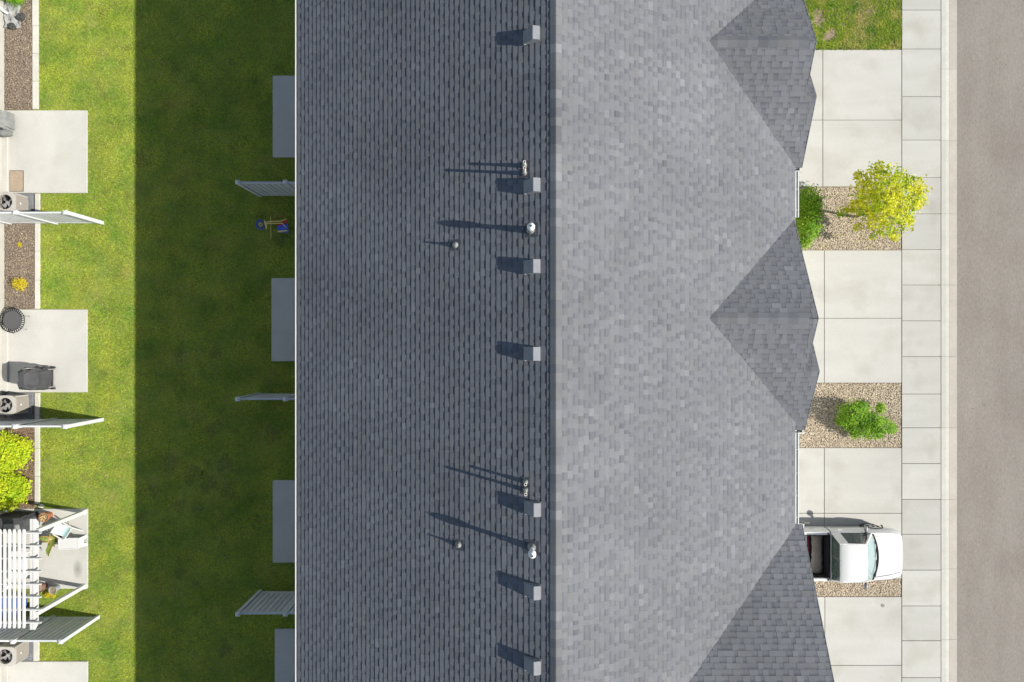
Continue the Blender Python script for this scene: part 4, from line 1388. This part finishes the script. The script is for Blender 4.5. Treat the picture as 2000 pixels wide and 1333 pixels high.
t, q = pot('terracotta_pot', 'terracotta pot of dried stalks near the pergola post', 98, 1006, .17, .34, 'terracotta')
dl = MB(); rr = random.Random(3)
for k in range(34):
    a = rr.uniform(0, 6.28); l = rr.uniform(.1, .24)
    p0 = Vector((rr.uniform(-.07, .07), rr.uniform(-.07, .07), .30)); d = Vector((math.cos(a), math.sin(a), rr.uniform(.3, 1.2))).normalized()
    s = d.cross(Vector((0, 0, 1))).normalized() * rr.uniform(.008, .022)
    m1 = p0 + d * l * .6; e = p0 + d * l + Vector((0, 0, -.04))
    dl.add([p0 - s * .4, p0 + s * .4, m1 + s, m1 - s, e], [(0, 1, 2, 3), (3, 2, 4)])
dl.build('dried_stalks', 'dry_leaf', t)
t, q = pot('dark_pot', 'small dark pot with a broad leaved plant beside the white stool', 117, 1048, .13, .24, 'rubber')
bd = MB()
for a, l, w in ((2.9, .52, .085), (3.3, .40, .07), (4.2, .34, .07), (4.55, .62, .09), (4.9, .30, .06), (1.0, .24, .05), (2.1, .26, .06)):
    d = Vector((math.cos(a), math.sin(a), 0)); sd = Vector((-math.sin(a), math.cos(a), 0)); vs = []
    for i in range(6):
        u = i / 5
        c = Vector((0, 0, .24)) + d * (l * u) + Vector((0, 0, .42 * l * math.sin(2.4 * u)))
        ww = w * math.sin(math.pi * min(1, .08 + u * .92)) + .006
        vs += [c - sd * ww + Vector((0, 0, .02)), c, c + sd * ww + Vector((0, 0, .02))]
    bd.add(vs, [(3 * i + j, 3 * i + j + 1, 3 * i + j + 4, 3 * i + j + 3) for i in range(5) for j in range(2)])
bd.build('broad_leaves', 'leaf_big', t)
dl = MB()
for k in range(12):
    a = rr.uniform(0, 6.28); l = rr.uniform(.08, .2); d = Vector((math.cos(a), math.sin(a), .4)); p0 = Vector((0, 0, .22)); s = Vector((-math.sin(a), math.cos(a), 0)) * .02
    dl.add([p0 - s * .4, p0 + s * .4, p0 + d * l * .6 + s, p0 + d * l * .6 - s, p0 + d * l], [(0, 1, 2, 3), (3, 2, 4)])
dl.build('withered_leaves', 'dry_leaf', t)
t, q = pot('brown_pot', 'brown clay pot under the pergola edge near the yellow plant', 88, 1144, .15, .28, 'pot_brown')
t, q = pot('grey_pot', 'grey blue pot with a dark inside at the lower patio edge', 114, 1147, .14, .30, 'pot_grey')
shrub('yellow_sprig', 'yellow green sprig growing at the patio edge between two pots', [(98, 1158, .1, 6, .8), (92, 1162, .08, 5, .7), (104, 1164, .05, 4, .6)], 'leaf_yellow', P(98, 1160, -0.02), 0.035, 57, dens=2)

# white stool
q = P(135, 1062, 0.36)
st = thing('white_stool', 'low white plastic stool table on the pergola patio', 'stool', (q.x, q.y, 0.03), rz=R(2))


def rrect(hx, hy, r, n=5):
    pts = []
    for cx_, cy_, a0 in ((hx - r, hy - r, 0), (-hx + r, hy - r, 90), (-hx + r, -hy + r, 180), (hx - r, -hy + r, 270)):
        for k in range(n + 1):
            t_ = R(a0 + 90 * k / n); pts.append((cx_ + r * math.cos(t_), cy_ + r * math.sin(t_)))
    return pts


tp_ = MB()
tp_.loft([[(x, y, z) for x, y in rrect(hx, hy, .06)] for hx, hy, z in ((.37, .20, .33), (.38, .21, .35), (.38, .21, .37), (.35, .18, .372), (.345, .175, .362))])
tp_.build('top', 'plastic_white', st)
for sx in (-1, 1):
    MB().add([(sx * .33, -.17, .335), (sx * .33, .17, .335), (sx * .45, .21, 0), (sx * .45, .10, 0), (sx * .40, .07, .12), (sx * .40, -.07, .12), (sx * .45, -.10, 0), (sx * .45, -.21, 0)], [(0, 1, 2, 3, 4, 5, 6, 7)]).build('leg_panel', 'plastic_white', st).modifiers.new('thick', 'SOLIDIFY').thickness = 0.018

# folding deck chair with teal sling
q = P(134, 1036, 0.2)
fc = thing('deck_chair', 'folding white deck chair with pale teal sling behind the stool', 'chair', (q.x, q.y, 0.03), rz=R(145))
for s in (-1, 1):
    MB().bar((-.42, s * .2, 0.02), (.34, s * .2, .52), .03, .04).build('leg', 'plastic_white', fc)
    MB().bar((.36, s * .235, 0.02), (-.16, s * .235, .42), .03, .04).build('leg', 'plastic_white', fc)
    MB().bar((-.10, s * .28, .40), (.3, s * .28, .42), .05, .02).build('armrest', 'plastic_white', fc)
for x, z in ((.34, .52), (-.16, .40)):
    MB().bar((x, -.23, z), (x, .23, z), .03, .03).build('crossbar', 'plastic_white', fc)
vs = []
for i in range(9):
    u = i / 8
    for s in (-.185, .185):
        vs.append((.34 - .5 * u, s, .53 - .11 * u - .14 * math.sin(math.pi * u)))
sl = MB().add(vs, [(2 * i, 2 * i + 1, 2 * i + 3, 2 * i + 2) for i in range(8)]).build('sling', 'teal', fc)
sl.modifiers.new('thick', 'SOLIDIFY').thickness = 0.006

# dark covered mound and blue tub under the pergola
q = P(30, 1022, 0.4)
dc = thing('covered_table', 'table under a dark grey tarpaulin beside the pergola slats', 'covered table', (q.x, q.y, 0.03))
MB().loft([cover(0.0, 0.62, 0.34, 0, 0, 21, amp=.03), cover(0.45, 0.58, 0.30, 0, 0, 22, amp=.03), cover(0.62, 0.52, 0.25, 0, 0, 23), cover(0.68, 0.3, 0.12, 0, 0, 24)]).build('tarpaulin', 'grill_cover', dc, smooth=True)
MB().loft([cover(0.685, 0.30, 0.10, .1, -.05, 25), cover(0.74, 0.22, 0.07, .1, -.05, 26)]).build('folded_sheet', 'grey_cover', dc, smooth=True)
q = P(16, 1186, 0.35)
bt = thing('blue_storage_box', 'blue plastic storage box under the pergola slats', 'storage box', (q.x, q.y, 0.03))
MB().loft([[(x, y, z) for x, y in rrect(hx, hy, .05)] for hx, hy, z in ((.46, .34, 0), (.50, .38, .40))]).build('tub', 'blue_box', bt)
MB().loft([[(x, y, z) for x, y in rrect(hx, hy, .05)] for hx, hy, z in ((.52, .40, .402), (.52, .40, .44), (.46, .34, .455))]).build('lid', 'blue_box', bt)
q = P(40, 1100, 0.35)
wc = thing('white_patio_table', 'white plastic table glimpsed beneath the pergola slats', 'table', (q.x, q.y, 0.03))
MB().loft([[(x, y, z) for x, y in rrect(.38, .5, .1)] for z in (.48, .52)]).build('top', 'plastic_white', wc)
for sx in (-1, 1):
    for sy in (-1, 1):
        MB().tube((sx * .32, sy * .42, 0), (sx * .3, sy * .4, .479), .03, .035, n=8).build('leg', 'plastic_white', wc)

# dark stain on the patio, flat
q = P(152, 1112, 0.03)
sp = []
for k in range(22):
    t_ = 2 * math.pi * k / 22
    r_ = 1 + .18 * math.sin(3 * t_ + 1) + .1 * math.sin(5 * t_)
    sp.append((.22 * r_ * math.cos(t_), .40 * r_ * math.sin(t_), 0.0))
stn = MB().add(sp, [tuple(range(22))]).build('patio_stain', 'stain', loc=(q.x, q.y, 0.0335)); stn['kind'] = 'structure'

# drain cover on the lowest driveway
q = P(1724, 1183, 0)
dcv = thing('drain_cover', 'small round grey drain cover in the lowest driveway', 'drain cover', (q.x, q.y, 0.006))
MB().lathe([(.058, -.01), (.058, .003), (.052, .005), (.001, .005)], n=20).build('lid', 'cover_plate', dcv)
MB().ring((0, 0, .004), .06, .004, 24, 5).build('rim', 'joint', dcv)

# ---------------------------------------------------------------- child's toy in the shade
q = P(532, 440, 0)
ty = thing('ride_on_toy', 'tipped over blue, yellow and red tricycle toy on the shaded lawn', 'toy', q)
def L_(px, py, z):
    return P(px, py, z) - q
tl_ = Matrix.Rotation(R(18), 3, 'Y')
wc_ = L_(509, 439, .12)
w_ = MB().ring(wc_, .165, .02, 28, 6, tl_).build('wheel', 'blue', ty, smooth=True)
sp = MB()
for k in range(8):
    a = R(45 * k + 10)
    sp.bar(wc_ + tl_ @ Vector((.05 * math.cos(a), .05 * math.sin(a), 0)), wc_ + tl_ @ Vector((.16 * math.cos(a), .16 * math.sin(a), 0)), .02, .012)
sp.build('spokes', 'blue', w_)
MB().ring(wc_, .055, .018, 16, 6, tl_).build('hub', 'yellow', w_)
for pts in (((516, 434.5, .3), (550, 432, .32), (559, 428, .34)), ((516, 437.5, .28), (551, 436, .3), (559, 445, .3)), ((517, 431, .25), (520, 448, .22), (521.5, 438, .3))):
    tb_ = MB()
    for a, b in zip(pts[:-1], pts[1:]):
        tb_.tube(L_(*a), L_(*b), .017, n=8)
    tb_.build('frame_tube', 'yellow', ty)
MB().tube(L_(528.5, 424, .2), L_(529.5, 467, .16), .012, n=8).build('axle_bar', 'yellow', ty)
s_ = MB().add([L_(541, 441, .25), L_(562, 437, .28), L_(563.5, 455, .16), L_(543, 454, .15), L_(541, 441, .21), L_(562, 437, .24), L_(563.5, 455, .12), L_(543, 454, .11)],
              [(0, 1, 2, 3), (7, 6, 5, 4), (0, 4, 5, 1), (1, 5, 6, 2), (2, 6, 7, 3), (3, 7, 4, 0)]).build('seat', 'blue', ty)
MB().bar(L_(542, 452.5, .2), L_(561, 451, .2), .045, .03).build('trim_strip', 'yellow', s_)
MB().bar(L_(542, 440, .24), L_(561, 433, .27), .09, .05).build('backrest', 'red', ty)

# ---------------------------------------------------------------- roof fittings
def roof_pt(px, py, h=0.0):
    X = 0.5
    for _ in range(20):
        z = RZ - SL * (RX - X) + h
        X = (px - 1000) / F * (H - z)
    z = RZ - SL * (RX - X)
    return Vector((X, -(py - 666.5) / F * (H - z - h), z))


def make_vent(label, loc):
    v = thing('roof_vent', label, 'roof vent', loc, group='box vents along the ridge')
    w = 0.155
    prof = [(-0.02, 0.02), (0.0, 0.0), (0.365, 0.1825), (0.365, 0.262), (0.21, 0.315)]
    MB().yprism([(0.0, 0.035), (0.0, 0.01), (0.365, 0.195), (0.365, 0.272), (0.205, 0.305)], -w, w).build('hood', 'vent_metal', v, bevel=0.006)
    MB().add([(-0.012, -w - .012, 0.008), (0.39, -w - .012, 0.209), (0.39, w + .012, 0.209), (-0.012, w + .012, 0.008)], [(0, 1, 2, 3)]).build('flange', 'vent_metal', v)
    MB().box(0.02, -w - 0.012, 0.035, 0.05, -w - 0.001, 0.06).build('clip', 'plastic_white', v)
    return v


vl = ['topmost box vent on the roof, nearest the top edge', 'box vent just below the upper pair of white pipes', 'box vent below the round white flue cap, third from the top', 'box vent alone mid roof, fourth from the top', 'box vent just below the lower pair of white pipes', 'box vent below the lower white flue, second from the bottom', 'bottommost box vent on the roof, nearest the bottom edge']
base = None
for lb, (px, py) in zip(vl, ((1022, 76), (1023, 367), (1023, 523), (1023, 691), (1024, 990), (1024, 1149), (1024, 1293))):
    p = roof_pt(px, py) + Vector((0, 0, 0.012))
    base = make_vent(lb, p) if base is None else dup(base, p, lb)


def pipe(name, label, px, py, h, r, m, boot_r, boot_m, boot_h=0.13, cap_r=0.0):
    p = roof_pt(px, py)
    t = thing(name, label, 'vent pipe', p)
    MB().add([(-boot_r * 1.7, -boot_r * 1.7, -boot_r * .85 + .014), (boot_r * 1.7, -boot_r * 1.7, boot_r * .85 + .014), (boot_r * 1.7, boot_r * 1.7, boot_r * .85 + .014), (-boot_r * 1.7, boot_r * 1.7, -boot_r * .85 + .014)], [(0, 1, 2, 3)]).build('flashing', 'shingle', t)
    n = 20
    ring0 = [(boot_r * math.cos(2 * math.pi * k / n), boot_r * math.sin(2 * math.pi * k / n), .5 * boot_r * math.cos(2 * math.pi * k / n) + .012) for k in range(n)]
    ring1 = [((r + .008) * math.cos(2 * math.pi * k / n), (r + .008) * math.sin(2 * math.pi * k / n), boot_h) for k in range(n)]
    MB().loft([ring0, ring1], cap0=False, cap1=True).build('boot', boot_m, t, smooth=False)
    MB().lathe([(r, -0.02), (r, h), (r * .72, h), (r * .70, h - .12), (.001, h - .12)], n=18).build('pipe', m, t)
    MB().lathe([(.001, h - .10), (r * .69, h - .10)], n=14, cap=False).build('bore', 'black', t)
    if cap_r:
        MB().lathe([(r + .004, h - .16), (cap_r, h - .13), (cap_r, h - .05), (r + .01, h + .01), (.02, h + .05), (.001, h + .05)], n=24).build('cap', m, t, smooth=False)
        MB().lathe([(.022, h + .052), (.001, h + .054)], n=12, cap=False).build('knob', 'black', t)
    return t


pipe('vent_pipe', 'shorter white pipe of the upper pair on the roof', 1024, 324, .31, .034, 'pvc', .062, 'boot_grey')
pipe('vent_pipe', 'taller white pipe of the upper pair on the roof', 1024, 339, .46, .034, 'pvc', .062, 'boot_grey')
pipe('vent_pipe', 'shorter white pipe of the lower pair on the roof', 1026, 941, .31, .034, 'pvc', .062, 'boot_grey')
pipe('vent_pipe', 'taller white pipe of the lower pair on the roof', 1026, 957, .46, .034, 'pvc', .062, 'boot_grey')
pipe('flue', 'white capped flue on the upper part of the roof', 1036, 450, .50, .052, 'flue_white', .095, 'boot_grey', .18, .088)
pipe('flue', 'white capped flue on the lower part of the roof', 1038, 1069, .56, .052, 'flue_white', .095, 'boot_grey', .18, .088)
pipe('plumbing_vent', 'small grey plumbing vent mid slope in the upper half of the roof', 889, 479, .19, .024, 'boot_grey', .08, 'boot_grey', .11)
pipe('plumbing_vent', 'small grey plumbing vent mid slope in the lower half of the roof', 895, 1064, .19, .024, 'boot_grey', .08, 'boot_grey', .11)

# ---------------------------------------------------------------- white pickup, nose to the street
tk = thing('pickup_truck', 'white two door pickup with a loaded bed parked nose to the street', 'pickup', (11.75, -7.75, 0.004))


def sect(x, hw, belt, zs, zb, crown, zc):
    """half-section from the right sill over the top to the left sill"""
    pts = [(hw * .93, zs), (hw, zs + .2), (hw, zb - .25), (hw * .985, zb - .13), (belt, zb), (belt * .9, zb + crown * .4), (belt * .5, zb + crown * .9), (0, zb + crown)]
    return [(x, -y, z) for y, z in pts] + [(x, y, z) for y, z in pts[-2::-1]]


body = MB()
body.loft([sect(2.40, .70, .60, .42, .74, .03, 0), sect(2.37, .80, .68, .36, .83, .035, 0), sect(2.22, .87, .76, .34, .90, .04, 0), sect(1.9, .915, .82, .33, .95, .045, 0), sect(1.35, .93, .85, .33, 1.0, .05, 0), sect(1.0, .935, .86, .33, 1.02, .035, 0)], closed=False, cap0=False, cap1=False)
body.add(sect(2.40, .70, .60, .42, .74, .03, 0), [tuple(range(15))])
body.loft([[(x, -y, z) for y, z in ((.87, .33), (.935, .5), (.935, .78), (.92, .9), (.862, 1.02))] for x in (1.0, -.28)], closed=False, cap0=False, cap1=False)
body.loft([[(x, y, z) for y, z in ((.87, .33), (.935, .5), (.935, .78), (.92, .9), (.862, 1.02))] for x in (1.0, -.28)], closed=False, cap0=False, cap1=False)
bo = body.build('body', 'paint_white', tk, smooth=True)
# panel gaps of the hood
for s in (-1, 1):
    hg = MB()
    hg.bar((1.22, s * .74, 1.045), (1.75, s * .68, 1.005), .010, .016); hg.bar((1.75, s * .68, 1.005), (2.26, s * .60, .932), .010, .016)
    hg.build('hood_seam', 'trim_grey', bo)
# cab: pillars, roof, glass
RF, RR_ = .60, -.28
ZR = 1.70
def ybelt(x): return .85
roof_m = MB()
rings = []
for x, hw, z in ((.66, .58, ZR - .035), (.60, .62, ZR - .012), (.3, .655, ZR + .01), (0, .665, ZR + .012), (-.24, .655, ZR), (-.29, .63, ZR - .03)):
    pts = [(hw, z - .05), (hw * .97, z - .015), (hw * .8, z), (0, z + .018)]
    rings.append([(x + (.05 if True and i == 6 - 3 else 0) * 0, -y, zz) for i, (y, zz) in enumerate(pts)] + [(x, y, zz) for y, zz in pts[-2::-1]])
roof_m.loft(rings, closed=False, cap0=True, cap1=True)
cab = roof_m.build('cab_roof', 'paint_white', tk, smooth=True)
for s in (-1, 1):
    MB().bar((1.14, s * .835, 1.03), (.60, s * .635, ZR - .04), .055, .05).build('front_pillar', 'paint_white', tk)
    MB().bar((-.13, s * .85, 1.03), (-.15, s * .655, ZR - .03), .29, .05, up=(0, s, .3)).build('rear_pillar', 'paint_white', tk)
    MB().bar((.62, s * .645, ZR - .045), (-.22, s * .665, ZR - .04), .04, .04).build('roof_rail', 'paint_white', tk)
# windshield, curved
vs = []
for i in range(9):
    t_ = -1 + 2 * i / 8
    vs.append((1.33 - .17 * t_ * t_, t_ * .82, 1.035)); vs.append((.66 - .08 * t_ * t_, t_ * .605, ZR - .03))
MB().add(vs, [(2 * i, 2 * i + 2, 2 * i + 3, 2 * i + 1) for i in range(8)]).build('windshield', 'windscreen_glass', tk, smooth=True)
cw = MB()
cv_ = []
for i in range(9):
    t_ = -1 + 2 * i / 8
    for off, z in ((-.02, 1.045), (.075, 1.068)):
        cv_.append((1.33 - .17 * t_ * t_ + off, t_ * .82, z - .03 * t_ * t_))
cw.add(cv_, [(2 * i, 2 * i + 1, 2 * i + 3, 2 * i + 2) for i in range(8)]).build('cowl', 'black', tk)
for y0_, y1_ in ((-.1, -.68), (.55, -.02)):
    MB().bar((1.31, y0_, 1.075), (1.27, y1_, 1.085), .018, .02).build('wiper', 'rubber', tk)
for s in (-1, 1):
    MB().add([(1.00, s * .857, 1.035), (.02, s * .862, 1.035), (.0, s * .685, ZR - .08), (.50, s * .665, ZR - .08)], [(0, 1, 2, 3)]).build('side_window', 'car_glass', tk)
    for xs_ in (-.08, .98):
        MB().bar((xs_, s * .9362, .42), (xs_, s * .9362, .80), .012, .006, up=(0, 1, 0)).build('door_seam', 'trim_grey', bo)
        MB().bar((xs_, s * .9355, .80), (xs_, s * .866, 1.018), .012, .006, up=(0, 1, 0)).build('door_seam', 'trim_grey', bo)
    MB().box(.02, s * .925 - .02, .87, .17, s * .925 + .02, .90).build('door_handle', 'plastic_white', bo)
    mr = MB().blob((.92, s * 1.03, 1.10), .07, .11, .08, n=14, m=8).build('mirror', 'trim_grey', tk, smooth=True)
    MB().bar((.94, s * .86, 1.04), (.93, s * .98, 1.07), .05, .05).build('arm', 'black', mr)
    MB().add([(2.33, s * .50, .60), (2.28, s * .84, .58), (2.24, s * .86, .76), (2.38, s * .52, .78)], [(0, 1, 2, 3)]).build('headlight', 'headlight', tk).modifiers.new('thick', 'SOLIDIFY').thickness = .06
MB().add([(-.285, -.80, 1.03), (-.285, .80, 1.03), (-.285, .62, ZR - .05), (-.285, -.62, ZR - .05)], [(0, 1, 2, 3)]).build('rear_window', 'car_glass', tk)
MB().box(-.292, -.86, .42, -.27, .86, 1.03).build('cab_back', 'paint_white', tk)
MB().box(-.32, -.10, ZR - .03, -.292, .10, ZR + .0).build('brake_light', 'trim_grey', tk)
# interior
MB().box(-.24, -.78, .35, 1.0, .78, .5).build('cab_floor', 'liner', tk)
for y in (-.36, .36):
    se = MB().box(-.2, y - .3, .5, .35, y + .3, .72).build('seat', 'seat_cloth', tk, bevel=.05)
    MB().box(-.24, y - .28, .72, -.08, y + .28, 1.35).build('backrest', 'seat_cloth', se, bevel=.05)
MB().box(.72, -.8, .6, 1.15, .8, 1.0).build('dashboard', 'dash', tk, bevel=.06)
MB().ring((.55, .36, .98), .17, .015, 24, 6, Matrix.Rotation(R(-60), 3, 'Y')).build('steering_wheel', 'black', tk)
# bed
bed = bpy.data.objects.new('bed', None); COL.objects.link(bed); bed.parent = tk
for s in (-1, 1):
    ring = lambda x: [(x, s * y, z) for y, z in ((.87, .33), (.935, .5), (.935, .80), (.92, .92), (.88, 1.02), (.79, 1.02), (.77, .98), (.77, .33))]
    MB().loft([ring(-.33), ring(-2.40)]).build('side_wall', 'paint_white', bed)
    MB().box(-.42, s * .83 - .03, 1.021, -.36, s * .83 + .03, 1.028).build('stake_hole', 'black', bed)
    MB().box(-2.33, s * .765 - .004, .60, -.37, s * .765 + .004, .985).build('liner_side', 'liner', bed)
MB().box(-.37, -.80, .45, -.325, .80, 1.015).build('front_wall', 'black', bed)
MB().box(-2.36, -.77, .50, -.372, .77, .56).build('floor', 'liner', bed)
MB().box(-2.41, -.80, .5, -2.36, .80, 1.02).build('tailgate', 'paint_white', bed)
MB().box(2.25, -.78, .36, 2.46, .78, .56).build('front_bumper', 'chrome', tk, bevel=.05)
MB().box(-2.5, -.78, .36, -2.40, .78, .56).build('rear_bumper', 'chrome', tk, bevel=.03)
MB().box(2.36, -.46, .58, 2.42, .46, .74).build('grille', 'black', tk)
MB().box(-2.2, -.5, .3, 2.1, .5, .42).build('chassis', 'black', tk)
for x in (1.50, -1.52):
    for s in (-1, 1):
        wv = bpy.data.objects.new('wheel', None); COL.objects.link(wv); wv.parent = tk; wv.location = (x, s * .80, .345)
        def yl(prof):
            n = 24
            return [[(r * math.cos(2 * math.pi * k / n), y, r * math.sin(2 * math.pi * k / n)) for k in range(n)] for r, y in prof]
        MB().loft(yl([(.22, -.1), (.33, -.1), (.345, -.07), (.345, .07), (.33, .1), (.22, .1)])).build('tyre', 'rubber', wv)
        MB().loft(yl([(.215, s * .06), (.21, s * .104), (.06, s * .09), (.05, s * .11)])).build('rim', 'chrome', wv)
        ar = MB()
        n = 14
        pts = [(x + .40 * math.cos(math.pi * k / n), .345 + .40 * math.sin(math.pi * k / n)) for k in range(n + 1)]
        for a_, b_ in zip(pts[:-1], pts[1:]):
            ar.bar((a_[0], s * .932, a_[1]), (b_[0], s * .932, b_[1]), .05, .022)
        ar.build('wheel_arch', 'black', tk)
# the load in the bed
rg = thing('foam_roll', 'rough grey brown foam slab lying across the truck bed', 'foam slab', (11.75 - .62, -7.75, .57))
vs = []
nx, ny = 5, 14
rr = random.Random(5)
gridz = []
for j in range(ny):
    for i in range(nx):
        e = rr.uniform(-.025, .025) if i in (0, nx - 1) else 0
        vs.append((-.20 + .40 * i / (nx - 1) + e, -.70 + 1.40 * j / (ny - 1), .10 + .045 * math.sin(math.pi * i / (nx - 1)) + rr.uniform(-.01, .012)))
mbf = MB().add(vs, [(j * nx + i, j * nx + i + 1, (j + 1) * nx + i + 1, (j + 1) * nx + i) for j in range(ny - 1) for i in range(nx - 1)])
ob = mbf.build('slab', 'rug', rg, smooth=True)
md = ob.modifiers.new('thick', 'SOLIDIFY'); md.thickness = .13; md.offset = -1
for lb, px, m_, sx in (('thin red plank in the truck bed behind the foam slab', -0.92, 'dark_red', .03), ('pale plank in the truck bed near the roof edge', -1.02, 'rock_pale', .09), ):
    pk = MB().box(11.75 + px - sx / 2, -8.40, .566, 11.75 + px + sx / 2, -7.1, .66).build('plank', m_, bevel=.006)
    tag(pk, lb, 'plank')

# ---------------------------------------------------------------- litter of small leaves and grit
def litter(name, pts, size, m, seed):
    r_ = np.random.default_rng(seed)
    C = np.array(pts); n = len(C)
    a = r_.uniform(0, 6.283, n); sz = size * r_.uniform(0.6, 1.4, n)
    t = np.stack([np.cos(a), np.sin(a), r_.normal(0, .2, n)], 1) * sz[:, None]
    b = np.stack([-np.sin(a), np.cos(a), r_.normal(0, .2, n)], 1) * sz[:, None] * 0.55
    up = np.array([0, 0, 0.25])[None] * sz[:, None]
    V = np.stack([C - t, C + b + up, C + t, C - b + up], 1).reshape(-1, 3)
    o = (np.arange(n) * 4)[:, None]
    tri = np.concatenate([o + np.array([[0, 1, 2]]), o + np.array([[0, 2, 3]])], 1).reshape(-1, 3)
    return raw(name, V, tri, 3, m)


r_ = np.random.default_rng(77)
tag(litter('fallen_leaves', [(P(px, py, 0).x, P(px, py, 0).y, 0.012) for px, py in zip(r_.normal(1690, 45, 60), r_.uniform(372, 486, 60)) if 1600 < px < 1757], 0.028, 'leaf_gold', 1),
    'scattered yellow leaves fallen on the gravel under the golden tree', 'leaves', kind='stuff')
tag(litter('lawn_litter', [(P(px, py, 0).x, P(px, py, 0).y, 0.02) for px, py in zip(r_.uniform(90, 528, 150), r_.uniform(0, 1333, 150)) if px > 180], 0.015, 'rock_pale', 2),
    'pale specks of litter scattered over the back lawn', 'litter', kind='stuff')
tag(litter('road_grit', [(x, y, -0.036) for x, y in zip(r_.uniform(X_RD + .1, X_RD + 3.5, 90), r_.uniform(-13, 13, 90))], 0.018, 'rock_dark', 3),
    'dark grit scattered along the road surface', 'grit', kind='stuff')
